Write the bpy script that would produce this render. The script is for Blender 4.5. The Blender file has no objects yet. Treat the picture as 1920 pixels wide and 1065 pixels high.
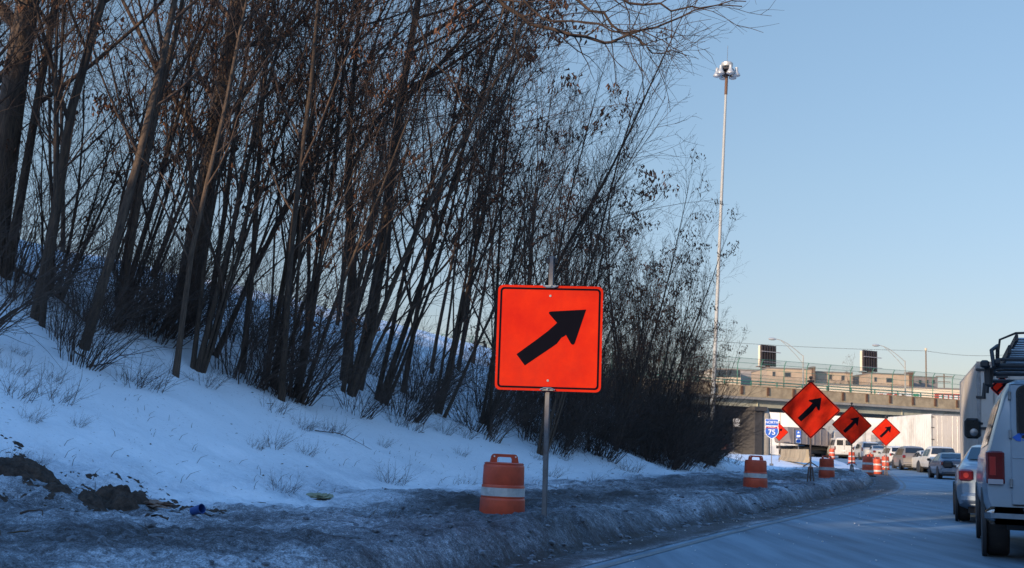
import bpy, bmesh, math, random
import numpy as np
from mathutils import Vector, Matrix, Euler

# ------------------------------------------------------------------ camera, sky, sun, exposure
SC = bpy.context.scene
COL = SC.collection
F = 2200.0                                   # focal length in pixels of the 1920 wide photograph
ROLL = math.radians(2.1)
PITCH = math.atan(296.3 / F)
fw = np.array([0, math.cos(PITCH), math.sin(PITCH)])
up = np.array([0, -math.sin(PITCH), math.cos(PITCH)])
rt = np.array([1.0, 0, 0])
CX = math.cos(ROLL) * rt + math.sin(ROLL) * up
CY = -math.sin(ROLL) * rt + math.cos(ROLL) * up
CAM = np.array([0, 0, 1.2])
cam_data = bpy.data.cameras.new('camera')
cam_data.sensor_width = 36.0
cam_data.lens = 36.0 * F / 1920.0
cam_data.clip_start = 0.1
cam_data.clip_end = 3000
cam_data.dof.use_dof = True
cam_data.dof.focus_distance = 15.0
cam_data.dof.aperture_fstop = 4.5
cam = bpy.data.objects.new('camera', cam_data)
COL.objects.link(cam)
m = Matrix(((CX[0], CY[0], -fw[0], CAM[0]), (CX[1], CY[1], -fw[1], CAM[1]), (CX[2], CY[2], -fw[2], CAM[2]), (0, 0, 0, 1)))
cam.matrix_world = m
SC.camera = cam

SUN_EL = math.radians(11.0)
SUN_H = np.array([-0.66, -0.7513])               # horizontal direction towards the sun
SUN_VEC = Vector((SUN_H[0] * math.cos(SUN_EL), SUN_H[1] * math.cos(SUN_EL), math.sin(SUN_EL)))
world = bpy.data.worlds.new('World')
SC.world = world
world.use_nodes = True
wn = world.node_tree.nodes
wl = world.node_tree.links
wn.clear()
wo = wn.new('ShaderNodeOutputWorld')
wb = wn.new('ShaderNodeBackground')
sky = wn.new('ShaderNodeTexSky')
sky.sky_type = 'NISHITA'
sky.sun_disc = False
sky.sun_elevation = SUN_EL
sky.sun_rotation = math.atan2(SUN_H[0], SUN_H[1])
sky.altitude = 100
sky.air_density = 1.0
sky.dust_density = 0.6
sky.ozone_density = 2.6
wb.inputs['Strength'].default_value = 0.15
# a clear winter sky: paler towards the horizon, deeper and brighter blue overhead
wtc = wn.new('ShaderNodeTexCoord'); wsp = wn.new('ShaderNodeSeparateXYZ'); wrm = wn.new('ShaderNodeValToRGB'); wmx = wn.new('ShaderNodeMix')
wmx.data_type = 'RGBA'; wmx.blend_type = 'MULTIPLY'; wmx.inputs[0].default_value = 1.0; wmx.clamp_result = False
we = wrm.color_ramp.elements
we[0].position = 0.0; we[0].color = (.33, .265, .285, 1)
we[1].position = 1.0; we[1].color = (.86, 1.20, 1.42, 1)
for p_, c_ in ((.07, (.35, .285, .30, 1)), (.22, (.455, .385, .355, 1)), (.36, (.53, .465, .42, 1)), (.60, (.80, 1.05, 1.20, 1))):
    e_ = we.new(p_); e_.color = c_
wsc = wn.new('ShaderNodeVectorMath'); wsc.operation = 'SCALE'; wsc.inputs['Scale'].default_value = 2.5
wl.new(wtc.outputs['Generated'], wsp.inputs[0]); wl.new(wsp.outputs['Z'], wrm.inputs['Fac'])
wl.new(wrm.outputs['Color'], wsc.inputs[0]); wl.new(sky.outputs[0], wmx.inputs[6]); wl.new(wsc.outputs[0], wmx.inputs[7])
wl.new(wmx.outputs[2], wb.inputs[0])
wl.new(wb.outputs[0], wo.inputs[0])
sun_data = bpy.data.lights.new('sun', 'SUN')
sun_data.energy = 4.6
sun_data.angle = math.radians(0.5)
sun_data.color = (1.0, 0.78, 0.54)
sun = bpy.data.objects.new('sun', sun_data)
sun.rotation_euler = SUN_VEC.to_track_quat('Z', 'Y').to_euler()
sun.location = (-30, -30, 60)
COL.objects.link(sun)
SC.view_settings.view_transform = 'Standard'
SC.view_settings.look = 'None'
SC.view_settings.exposure = 0.25
SC.view_settings.gamma = 1.0
SC.render.engine = 'CYCLES'
SC.cycles.max_bounces = 4
SC.cycles.transparent_max_bounces = 12
SC.render.film_transparent = False

R = math.radians
rnd = random.Random(7)

# ------------------------------------------------------------------ helpers
def ray(px, py):
    d = (px - 960) * CX - (py - 532.5) * CY + F * fw
    return d / d[1]
def gd(px, py, D):
    return CAM + ray(px, py) * D

def tag(o, label=None, cat=None, group=None, kind=None):
    if label: o['label'] = label
    if cat: o['category'] = cat
    if group: o['group'] = group
    if kind: o['kind'] = kind
    return o
def empty(name, loc=(0, 0, 0), rz=0.0, label=None, cat=None, group=None, rx=0.0, ry=0.0):
    o = bpy.data.objects.new(name, None)
    COL.objects.link(o)
    o.location = loc
    o.rotation_euler = (rx, ry, rz)
    o.empty_display_size = 0.2
    return tag(o, label, cat, group)
def copy_tree(o, parent=None):
    c = o.copy()
    COL.objects.link(c)
    c.parent = parent
    for ch in list(o.children):
        copy_tree(ch, c)
    return c

class MB:
    """collects geometry for ONE mesh object"""
    def __init__(s):
        s.v = []; s.f = []; s.m = []
    def face(s, idx, mi=0):
        s.f.append(tuple(idx)); s.m.append(mi)
    def add(s, vs, fs, mi=0):
        b = len(s.v)
        s.v += [tuple(v) for v in vs]
        for f in fs: s.face([b + i for i in f], mi)
        return s
    def box(s, c, size, mi=0, M=None, taper=1.0, bev=0.0):
        hx, hy, hz = [q / 2 for q in size]
        c = Vector(c)
        if bev > 0:
            b = min(bev, hx * .9, hy * .9, hz * .9)
            vs = []
            for sz in (-1, 1):
                for (zz, ins) in (((-1) * hz, b), ((-1) * (hz - b), 0)) if sz < 0 else ((hz - b, 0), (hz, b)):
                    X, Y = hx - ins, hy - ins
                    ring = [(-X + b, -Y), (X - b, -Y), (X, -Y + b), (X, Y - b), (X - b, Y), (-X + b, Y), (-X, Y - b), (-X, -Y + b)]
                    vs += [Vector((p[0], p[1], zz)) for p in ring]
            fs = [tuple(range(7, -1, -1)), tuple(range(24, 32))]
            for k in range(3):
                for i in range(8):
                    j = (i + 1) % 8
                    fs.append((k * 8 + i, k * 8 + j, k * 8 + 8 + j, k * 8 + 8 + i))
        else:
            vs = [Vector((x * hx * (taper if z > 0 else 1), y * hy * (taper if z > 0 else 1), z * hz)) for z in (-1, 1) for y in (-1, 1) for x in (-1, 1)]
            fs = [(0, 2, 3, 1), (4, 5, 7, 6), (0, 1, 5, 4), (1, 3, 7, 5), (3, 2, 6, 7), (2, 0, 4, 6)]
        if M is not None: vs = [M @ v for v in vs]
        return s.add([v + c for v in vs], fs, mi)
    def cyl(s, p0, p1, r0, r1=None, n=12, mi=0, cap=True):
        if r1 is None: r1 = r0
        p0 = Vector(p0); p1 = Vector(p1)
        d = (p1 - p0)
        if d.length < 1e-6: return s
        d.normalize()
        a = Vector((0, 0, 1)) if abs(d.z) < .9 else Vector((1, 0, 0))
        u = d.cross(a).normalized(); w = d.cross(u)
        vs = []
        for (p, r_) in ((p0, r0), (p1, r1)):
            for i in range(n):
                t = 2 * math.pi * i / n
                vs.append(p + u * math.cos(t) * r_ + w * math.sin(t) * r_)
        fs = [(i, (i + 1) % n, n + (i + 1) % n, n + i) for i in range(n)]
        if cap: fs += [tuple(range(n - 1, -1, -1)), tuple(range(n, 2 * n))]
        return s.add(vs, fs, mi)
    def tube(s, pts, r_, n=8, mi=0):
        pts = [Vector(p) for p in pts]
        rr = r_ if isinstance(r_, (list, tuple)) else [r_] * len(pts)
        vs = []
        u = None
        for k, p in enumerate(pts):
            d = (pts[min(k + 1, len(pts) - 1)] - pts[max(k - 1, 0)]).normalized()
            if u is None:
                a = Vector((0, 0, 1)) if abs(d.z) < .9 else Vector((1, 0, 0))
                u = d.cross(a).normalized()
            u = (u - d * u.dot(d)).normalized()
            w = d.cross(u)
            for i in range(n):
                t = 2 * math.pi * i / n
                vs.append(p + (u * math.cos(t) + w * math.sin(t)) * rr[k])
        fs = []
        for k in range(len(pts) - 1):
            fs += [(k * n + i, k * n + (i + 1) % n, (k + 1) * n + (i + 1) % n, (k + 1) * n + i) for i in range(n)]
        fs += [tuple(range(n - 1, -1, -1)), tuple(range((len(pts) - 1) * n, len(pts) * n))]
        return s.add(vs, fs, mi)
    def lathe(s, prof, c=(0, 0, 0), n=24, mi=0, axis='z'):
        vs = []; c = Vector(c)
        for (r_, z) in prof:
            for i in range(n):
                t = 2 * math.pi * i / n
                a, b = r_ * math.cos(t), r_ * math.sin(t)
                vs.append(c + (Vector((a, b, z)) if axis == 'z' else Vector((z, a, b))))
        fs = []
        for k in range(len(prof) - 1):
            fs += [(k * n + i, k * n + (i + 1) % n, (k + 1) * n + (i + 1) % n, (k + 1) * n + i) for i in range(n)]
        fs += [tuple(range(n - 1, -1, -1)), tuple(range((len(prof) - 1) * n, len(prof) * n))]
        return s.add(vs, fs, mi)
    def prism(s, pts, y0, y1, mi=0):
        """polygon given in (x, z), extruded from y0 (front) to y1"""
        n = len(pts)
        vs = [(p[0], y0, p[1]) for p in pts] + [(p[0], y1, p[1]) for p in pts]
        fs = [tuple(range(n)), tuple(range(2 * n - 1, n - 1, -1))]
        fs += [(i, n + i, n + (i + 1) % n, (i + 1) % n) for i in range(n)]
        return s.add(vs, fs, mi)
    def ring(s, outer, inner, y0, y1, mi=0):
        n = len(outer)
        vs = [(p[0], y0, p[1]) for p in outer] + [(p[0], y0, p[1]) for p in inner] + [(p[0], y1, p[1]) for p in outer] + [(p[0], y1, p[1]) for p in inner]
        fs = []
        for i in range(n):
            j = (i + 1) % n
            fs += [(i, j, n + j, n + i), (2 * n + i, 3 * n + i, 3 * n + j, 2 * n + j), (i, 2 * n + i, 2 * n + j, j), (n + i, n + j, 3 * n + j, 3 * n + i)]
        return s.add(vs, fs, mi)
    def build(s, name, mats, parent=None, smooth=None, loc=(0, 0, 0), rot=(0, 0, 0)):
        me = bpy.data.meshes.new(name)
        me.from_pydata(s.v, [], s.f)
        mats = mats if isinstance(mats, (list, tuple)) else [mats]
        for mt in mats: me.materials.append(mt)
        if len(mats) > 1: me.polygons.foreach_set('material_index', s.m)
        bm = bmesh.new(); bm.from_mesh(me)
        bmesh.ops.recalc_face_normals(bm, faces=bm.faces)
        bm.to_mesh(me); bm.free()
        if smooth is not None:
            me.polygons.foreach_set('use_smooth', [True] * len(me.polygons))
            me.set_sharp_from_angle(angle=R(smooth))
        me.update()
        o = bpy.data.objects.new(name, me)
        COL.objects.link(o)
        o.location = loc; o.rotation_euler = rot
        o.parent = parent
        return o

def rrect(w, h, r_, n=5):
    pts = []
    for (cx, cz, a0) in ((w / 2 - r_, -h / 2 + r_, -90), (w / 2 - r_, h / 2 - r_, 0), (-w / 2 + r_, h / 2 - r_, 90), (-w / 2 + r_, -h / 2 + r_, 180)):
        for k in range(n + 1):
            a = R(a0 + 90 * k / n)
            pts.append((cx + r_ * math.cos(a), cz + r_ * math.sin(a)))
    return pts
def rotp(pts, deg):
    c, s_ = math.cos(R(deg)), math.sin(R(deg))
    return [(p[0] * c - p[1] * s_, p[0] * s_ + p[1] * c) for p in pts]
def text_mesh(txt, size, parent, mat, loc, name='lettering', depth=0.003, rot=(R(90), 0, 0)):
    cu = bpy.data.curves.new(name, 'FONT')
    cu.body = txt; cu.size = size; cu.align_x = 'CENTER'; cu.align_y = 'CENTER'; cu.extrude = depth; cu.offset = size * 0.012
    tmp = bpy.data.objects.new('tmp_text', cu)
    COL.objects.link(tmp)
    dg = bpy.context.evaluated_depsgraph_get()
    me = bpy.data.meshes.new_from_object(tmp.evaluated_get(dg))
    bpy.data.objects.remove(tmp)
    me.materials.clear(); me.materials.append(mat)
    o = bpy.data.objects.new(name, me)
    COL.objects.link(o)
    o.parent = parent; o.location = loc; o.rotation_euler = rot
    return o

# ------------------------------------------------------------------ materials
def new_mat(name):
    mt = bpy.data.materials.new(name); mt.use_nodes = True
    nt = mt.node_tree
    return mt, nt, nt.nodes['Principled BSDF']
def mat(name, col, rough=0.6, metal=0.0, var=0.12, scale=6.0, bump=0.0, bscale=40.0, coat=0.0, col2=None, dirt=None, spec=None, salt=None):
    """procedural paint: base colour broken up by noise, roughness varied, optional bump and a dirt colour in blotches"""
    mt, nt, b = new_mat(name)
    N = nt.nodes.new; L = nt.links.new
    tc = N('ShaderNodeTexCoord')
    nz = N('ShaderNodeTexNoise'); nz.inputs['Scale'].default_value = scale; nz.inputs['Detail'].default_value = 6; nz.inputs['Roughness'].default_value = .65
    L(tc.outputs['Object'], nz.inputs['Vector'])
    cr = N('ShaderNodeValToRGB')
    c2 = col2 if col2 else tuple(c * (1 - var) for c in col)
    cr.color_ramp.elements[0].position = .35; cr.color_ramp.elements[1].position = .68
    cr.color_ramp.elements[0].color = (*c2, 1); cr.color_ramp.elements[1].color = (*col, 1)
    L(nz.outputs['Fac'], cr.inputs['Fac'])
    out = cr.outputs['Color']
    if dirt:
        n2 = N('ShaderNodeTexNoise'); n2.inputs['Scale'].default_value = scale * .4; n2.inputs['Detail'].default_value = 9; n2.inputs['Roughness'].default_value = .75
        L(tc.outputs['Object'], n2.inputs['Vector'])
        r2 = N('ShaderNodeValToRGB'); r2.color_ramp.elements[0].position = .48; r2.color_ramp.elements[1].position = .72
        L(n2.outputs['Fac'], r2.inputs['Fac'])
        mx = N('ShaderNodeMix'); mx.data_type = 'RGBA'
        L(r2.outputs['Color'], mx.inputs['Factor']); L(out, mx.inputs[6]); mx.inputs[7].default_value = (*dirt, 1)
        out = mx.outputs[2]
    if salt:
        # dried road salt thrown up on the lower body, thinning out upwards
        sx = N('ShaderNodeSeparateXYZ'); L(tc.outputs['Object'], sx.inputs[0])
        mr = N('ShaderNodeMapRange'); mr.inputs['From Min'].default_value = .15; mr.inputs['From Max'].default_value = 1.25; mr.inputs['To Min'].default_value = 1.1; mr.inputs['To Max'].default_value = -.15
        L(sx.outputs['Z'], mr.inputs[0])
        n4 = N('ShaderNodeTexNoise'); n4.inputs['Scale'].default_value = 3.5; n4.inputs['Detail'].default_value = 9; n4.inputs['Roughness'].default_value = .75
        L(tc.outputs['Object'], n4.inputs['Vector'])
        mu = N('ShaderNodeMath'); mu.operation = 'MULTIPLY'; mu.use_clamp = True
        L(mr.outputs[0], mu.inputs[0]); L(n4.outputs['Fac'], mu.inputs[1])
        m4 = N('ShaderNodeMix'); m4.data_type = 'RGBA'
        L(mu.outputs[0], m4.inputs['Factor']); L(out, m4.inputs[6]); m4.inputs[7].default_value = (*salt, 1)
        out = m4.outputs[2]
        ro = N('ShaderNodeMapRange'); ro.inputs['To Min'].default_value = rough; ro.inputs['To Max'].default_value = .95
        L(mu.outputs[0], ro.inputs[0]); L(ro.outputs[0], b.inputs['Roughness'])
    L(out, b.inputs['Base Color'])
    if not salt: b.inputs['Roughness'].default_value = rough
    b.inputs['Metallic'].default_value = metal
    if coat: b.inputs['Coat Weight'].default_value = coat
    if spec is not None: b.inputs['Specular IOR Level'].default_value = spec
    if bump:
        n3 = N('ShaderNodeTexNoise'); n3.inputs['Scale'].default_value = bscale; n3.inputs['Detail'].default_value = 5
        L(tc.outputs['Object'], n3.inputs['Vector'])
        bp = N('ShaderNodeBump'); bp.inputs['Strength'].default_value = bump; bp.inputs['Distance'].default_value = .02
        L(n3.outputs['Fac'], bp.inputs['Height']); L(bp.outputs['Normal'], b.inputs['Normal'])
    return mt
M = {}
M['fluo'] = mat('fluorescent_orange_sheeting', (0.63, 0.030, 0.008), .85, var=.12, scale=1.6, col2=(0.47, 0.015, 0.008), spec=.04, dirt=(.42, .022, .012))
M['signblack'] = mat('black_sign_ink', (.005, .005, .009), .95, spec=.03)
M['alu'] = mat('sign_aluminium_back', (.28, .29, .30), .55, metal=.5, dirt=(.12, .11, .10))
M['post'] = mat('galvanised_post', (.20, .20, .21), .6, metal=.5, scale=12, dirt=(.10, .06, .045))
M['rustpost'] = mat('weathered_post', (.13, .10, .09), .7, metal=.3, scale=12)
M['steel'] = mat('dull_steel', (.34, .35, .36), .4, metal=.8)
M['pole'] = mat('light_pole_steel', (.36, .36, .34), .6, metal=.1, scale=1.5)
M['lampalu'] = mat('lamp_housing', (.50, .50, .49), .4, metal=.4)
M['orange'] = mat('orange_plastic', (.62, .085, .035), .5, var=.3, scale=4, dirt=(.25, .07, .05), bump=.15, bscale=12)
M['white_sheet'] = mat('white_reflective_band', (.55, .56, .56), .4, var=.2, scale=12, dirt=(.28, .27, .26))
M['rubber'] = mat('black_rubber', (.022, .021, .021), .8, dirt=(.07, .065, .06), scale=8)
M['concrete'] = mat('aged_concrete', (.50, .39, .25), .9, var=.35, scale=1.1, dirt=(.22, .16, .10), bump=.3, bscale=8)
M['concrete_grey'] = mat('grey_concrete', (.36, .34, .31), .9, var=.25, scale=.7, dirt=(.20, .18, .16), bump=.3, bscale=8)
M['girder'] = mat('painted_girder', (.46, .46, .38), .6, var=.2, scale=.6, dirt=(.20, .20, .18))
M['shaded_concrete'] = mat('shade_toned_pier_concrete', (.075, .07, .07), .9, var=.3, scale=.8)  # shade under the deck is put into the pier's base colour
M['green'] = mat('green_painted_steel', (.07, .22, .16), .5, scale=2, var=.3)
M['brown'] = mat('brown_steel', (.14, .07, .04), .7, var=.3)
M['brick'] = mat('beige_brick', (.55, .42, .30), .9, var=.2, scale=1.2, dirt=(.40, .28, .2))
M['tan'] = mat('tan_render', (.60, .50, .37), .9, var=.12, scale=.6)
M['cream'] = mat('cream_panel', (.78, .66, .50), .8, var=.08, scale=.5)
M['whitewall'] = mat('white_wall', (.90, .87, .82), .8, var=.10, scale=.35, dirt=(.74, .68, .60))
M['lilac'] = mat('grey_block_wall', (.38, .36, .38), .9, var=.15, scale=.6)
M['greyb'] = mat('dark_block_wall', (.25, .22, .22), .9, var=.25, scale=.8)
M['roof'] = mat('roof_felt', (.20, .18, .17), .9)
M['win'] = mat('window_glass', (.03, .04, .055), .12, var=.2)
M['glass'] = mat('car_glass', (.018, .022, .028), .08, var=.3, spec=.7)
M['red'] = mat('red_panel', (.45, .05, .03), .6)
M['greensign'] = mat('green_panel', (.04, .25, .12), .6)
M['bluesign'] = mat('blue_sign', (.02, .12, .50), .5)
M['whitesign'] = mat('white_sign', (.80, .80, .80), .5)
M['shieldred'] = mat('red_sign', (.45, .02, .04), .5)
M['darkboard'] = mat('dark_board', (.035, .03, .035), .8)
M['tail'] = mat('tail_lens', (.15, .006, .008), .18, var=.3, coat=.5)
M['tail_lit'] = mat('bright_tail_lens', (.40, .02, .015), .3, coat=.5)
M['amber'] = mat('amber_lens', (.5, .15, .02), .25)
M['chrome'] = mat('chrome', (.75, .76, .78), .10, metal=1.0, var=.05, dirt=(.4, .4, .4))
M['plastic'] = mat('black_plastic', (.03, .03, .032), .6)
M['plate'] = mat('licence_plate', (.7, .7, .68), .5)
M['p_silverblue'] = mat('silver_paint', (.27, .35, .43), .32, metal=.35, var=.06, scale=2, coat=.4, dirt=(.24, .30, .37), salt=(.30, .34, .38))
M['p_silver'] = mat('light_silver_paint', (.50, .50, .49), .35, metal=.3, var=.08, scale=2, coat=.4, dirt=(.36, .34, .30), salt=(.36, .35, .34))
M['p_white'] = mat('dirty_white_paint', (.66, .63, .58), .4, var=.1, scale=2, coat=.3, dirt=(.45, .40, .33), salt=(.36, .35, .34))
M['p_grey'] = mat('warm_grey_paint', (.22, .19, .17), .4, metal=.3, var=.1, scale=2, coat=.3, dirt=(.26, .22, .18), salt=(.36, .35, .34))
M['p_black'] = mat('black_paint', (.025, .022, .03), .35, var=.2, scale=2, coat=.4, salt=(.36, .35, .34))
M['p_blue'] = mat('dark_blue_paint', (.04, .08, .14), .35, var=.2, scale=2, coat=.4, salt=(.36, .35, .34))
M['p_midblue'] = mat('blue_truck_paint', (.10, .20, .34), .5, var=.15, scale=1)
M['p_red'] = mat('red_paint', (.30, .03, .03), .35, var=.2, scale=2, coat=.4, salt=(.36, .35, .34))
M['trailer'] = mat('trailer_panel', (.50, .46, .42), .6, var=.10, scale=.8, dirt=(.36, .31, .26))
M['trailer_white'] = mat('white_trailer_panel', (.84, .80, .72), .6, var=.10, scale=.8, dirt=(.52, .46, .38))
M['bluecup'] = mat('blue_plastic', (.02, .07, .26), .5)
M['bag'] = mat('yellow_plastic_bag', (.26, .27, .18), .7)
M['card'] = mat('wet_cardboard', (.22, .15, .12), .8)
M['soil'] = mat('bare_soil', (.085, .056, .042), .95, var=.75, scale=14, bump=1.0, bscale=45)
M['chunk'] = mat('slush_chunk', (.16, .18, .21), .8, var=.8, scale=5, col2=(.05, .055, .065), dirt=(.36, .40, .46), bump=.8, bscale=30)
M['wood'] = mat('pole_wood', (.18, .13, .09), .9)
M['wire'] = mat('cable', (.05, .05, .05), .7)
M['grass'] = mat('dead_grass', (.11, .075, .045), .95, var=.5, scale=1)
M['seeds'] = mat('brown_seed_cluster', (.17, .075, .038), .9, var=.5, scale=1)

def bark(name, c1, c2, sc):
    mt, nt, b = new_mat(name)
    N = nt.nodes.new; L = nt.links.new
    tc = N('ShaderNodeTexCoord'); mp = N('ShaderNodeMapping'); mp.inputs['Scale'].default_value = (sc, sc, sc * .12)
    nz = N('ShaderNodeTexNoise'); nz.inputs['Scale'].default_value = 1; nz.inputs['Detail'].default_value = 7; nz.inputs['Roughness'].default_value = .7
    cr = N('ShaderNodeValToRGB'); cr.color_ramp.elements[0].position = .35; cr.color_ramp.elements[1].position = .7
    cr.color_ramp.elements[0].color = (*c1, 1); cr.color_ramp.elements[1].color = (*c2, 1)
    oi = N('ShaderNodeObjectInfo'); hs = N('ShaderNodeHueSaturation')
    ma = N('ShaderNodeMath'); ma.operation = 'MULTIPLY_ADD'; ma.inputs[1].default_value = .6; ma.inputs[2].default_value = .7
    L(oi.outputs['Random'], ma.inputs[0]); L(ma.outputs[0], hs.inputs['Value'])
    L(tc.outputs['Object'], mp.inputs[0]); L(mp.outputs[0], nz.inputs['Vector']); L(nz.outputs['Fac'], cr.inputs['Fac'])
    L(cr.outputs[0], hs.inputs['Color']); L(hs.outputs[0], b.inputs['Base Color'])
    b.inputs['Roughness'].default_value = .95
    bp = N('ShaderNodeBump'); bp.inputs['Strength'].default_value = .8; bp.inputs['Distance'].default_value = .02
    L(nz.outputs['Fac'], bp.inputs['Height']); L(bp.outputs[0], b.inputs['Normal'])
    return mt
M['bark'] = bark('furrowed_bark', (.032, .022, .017), (.135, .090, .060), 26)
M['twig'] = bark('twig_bark', (.040, .026, .020), (.115, .072, .048), 9)
M['brush'] = bark('brush_bark', (.045, .030, .024), (.115, .076, .056), 9)

def snow_mat():
    mt, nt, b = new_mat('snow_and_road_slush')
    N = nt.nodes.new; L = nt.links.new
    geo = N('ShaderNodeNewGeometry')
    at_ = N('ShaderNodeAttribute'); at_.attribute_name = 'dirt'
    def noise(scale, det=8, rough=.7, vec=None):
        n = N('ShaderNodeTexNoise'); n.inputs['Scale'].default_value = scale; n.inputs['Detail'].default_value = det; n.inputs['Roughness'].default_value = rough
        L(vec if vec else geo.outputs['Position'], n.inputs['Vector']); return n
    def math_(op, a, bb, c=None):
        n = N('ShaderNodeMath'); n.operation = op
        for i, q in enumerate((a, bb, c)):
            if q is None: continue
            if isinstance(q, (int, float)): n.inputs[i].default_value = q
            else: L(q, n.inputs[i])
        return n.outputs[0]
    n1 = noise(13.0, 10, .72); n2 = noise(70.0, 6, .8); n3 = noise(1.3, 6)
    s1 = math_('ADD', math_('MULTIPLY', math_('SUBTRACT', n1.outputs['Fac'], .5), 1.6), math_('MULTIPLY', math_('SUBTRACT', n2.outputs['Fac'], .5), 2.2))
    s2 = math_('ADD', s1, math_('MULTIPLY', math_('SUBTRACT', n3.outputs['Fac'], .5), 1.0))
    # dirt attribute 0 = clean snow, 1 = fully dirty; the noise breaks the edge up
    amp = math_('MULTIPLY', s2, math_('MULTIPLY', math_('SMOOTH_MIN', at_.outputs['Fac'], .5, .1), 1.5))
    d = math_('ADD', at_.outputs['Fac'], amp)
    dc = N('ShaderNodeClamp'); L(d, dc.inputs[0])
    cr = N('ShaderNodeValToRGB')
    el = cr.color_ramp.elements
    el[0].position = 0; el[0].color = (.83, .86, .90, 1)
    el[1].position = 1; el[1].color = (.040, .034, .032, 1)
    e = el.new(.30); e.color = (.50, .54, .60, 1)
    e = el.new(.55); e.color = (.19, .205, .23, 1)
    e = el.new(.78); e.color = (.075, .078, .09, 1)
    L(dc.outputs[0], cr.inputs['Fac'])
    # windblown specks of litter and leaf on the clean snow
    mp = N('ShaderNodeMapping'); mp.inputs['Scale'].default_value = (1.0, 2.6, 2.6); mp.inputs['Rotation'].default_value = (0, 0, R(-20))
    L(geo.outputs['Position'], mp.inputs[0])
    vo = noise(11.0, 4, .6, mp.outputs[0])
    sp = N('ShaderNodeValToRGB'); sp.color_ramp.elements[0].position = .645; sp.color_ramp.elements[1].position = .72
    L(vo.outputs['Fac'], sp.inputs['Fac'])
    mx = N('ShaderNodeMix'); mx.data_type = 'RGBA'
    L(math_('MULTIPLY', sp.outputs[0], .75), mx.inputs['Factor']); L(cr.outputs[0], mx.inputs[6]); mx.inputs[7].default_value = (.10, .085, .07, 1)
    L(mx.outputs[2], b.inputs['Base Color'])
    b.inputs['Roughness'].default_value = .75
    b.inputs['Specular IOR Level'].default_value = .25
    bp = N('ShaderNodeBump'); bp.inputs['Strength'].default_value = .6; bp.inputs['Distance'].default_value = .04
    hsum = math_('ADD', n3.outputs['Fac'], math_('ADD', math_('MULTIPLY', n1.outputs['Fac'], .5), math_('MULTIPLY', math_('MULTIPLY', n2.outputs['Fac'], .5), math_('ADD', at_.outputs['Fac'], .15))))
    L(hsum, bp.inputs['Height']); L(bp.outputs[0], b.inputs['Normal'])
    return mt
M['snow'] = snow_mat()

def road_mat():
    mt, nt, b = new_mat('salt_dried_asphalt')
    N = nt.nodes.new; L = nt.links.new
    geo = N('ShaderNodeNewGeometry'); at_ = N('ShaderNodeAttribute'); at_.attribute_name = 'wear'
    mp = N('ShaderNodeMapping'); mp.inputs['Rotation'].default_value = (0, 0, R(22)); mp.inputs['Scale'].default_value = (2.2, .16, 1)
    L(geo.outputs['Position'], mp.inputs[0])
    a = N('ShaderNodeTexNoise'); a.inputs['Scale'].default_value = 1.0; a.inputs['Detail'].default_value = 8; a.inputs['Roughness'].default_value = .6
    L(mp.outputs[0], a.inputs['Vector'])
    c = N('ShaderNodeTexNoise'); c.inputs['Scale'].default_value = 55; c.inputs['Detail'].default_value = 3
    L(geo.outputs['Position'], c.inputs['Vector'])
    g = N('ShaderNodeTexNoise'); g.inputs['Scale'].default_value = .35; g.inputs['Detail'].default_value = 6
    L(geo.outputs['Position'], g.inputs['Vector'])
    def math_(op, x, y):
        n = N('ShaderNodeMath'); n.operation = op
        for i, q in enumerate((x, y)):
            if isinstance(q, (int, float)): n.inputs[i].default_value = q
            else: L(q, n.inputs[i])
        return n.outputs[0]
    t = math_('ADD', math_('MULTIPLY', math_('SUBTRACT', a.outputs['Fac'], .155), 1.3), math_('ADD', math_('MULTIPLY', c.outputs['Fac'], .35), math_('MULTIPLY', g.outputs['Fac'], .4)))
    t = math_('SUBTRACT', t, math_('MULTIPLY', at_.outputs['Fac'], .80))
    cr = N('ShaderNodeValToRGB'); el = cr.color_ramp.elements
    el[0].position = .34; el[0].color = (.035, .045, .06, 1); el[1].position = .98; el[1].color = (.18, .26, .33, 1)
    e = el.new(.62); e.color = (.095, .148, .198, 1)
    L(t, cr.inputs['Fac']); L(cr.outputs[0], b.inputs['Base Color'])
    rr = N('ShaderNodeMapRange'); rr.inputs['To Min'].default_value = .75; rr.inputs['To Max'].default_value = .35
    L(at_.outputs['Fac'], rr.inputs[0]); L(rr.outputs[0], b.inputs['Roughness'])
    bp = N('ShaderNodeBump'); bp.inputs['Strength'].default_value = .3; bp.inputs['Distance'].default_value = .01
    L(c.outputs['Fac'], bp.inputs['Height']); L(bp.outputs[0], b.inputs['Normal'])
    return mt
M['road'] = road_mat()

def line_mat(name, col, thr):
    mt, nt, b = new_mat(name)
    N = nt.nodes.new; L = nt.links.new
    geo = N('ShaderNodeNewGeometry')
    n = N('ShaderNodeTexNoise'); n.inputs['Scale'].default_value = 9; n.inputs['Detail'].default_value = 8; n.inputs['Roughness'].default_value = .8
    L(geo.outputs['Position'], n.inputs['Vector'])
    cr = N('ShaderNodeValToRGB'); cr.color_ramp.elements[0].position = thr; cr.color_ramp.elements[1].position = thr + .12
    cr.color_ramp.elements[0].color = (.12, .16, .20, 1); cr.color_ramp.elements[1].color = (*col, 1)
    L(n.outputs['Fac'], cr.inputs['Fac']); L(cr.outputs[0], b.inputs['Base Color']); b.inputs['Roughness'].default_value = .8
    return mt
M['yline'] = line_mat('worn_yellow_paint', (.24, .23, .20), .46)
M['wline'] = line_mat('worn_white_paint', (.6, .6, .6), .45)

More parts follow.
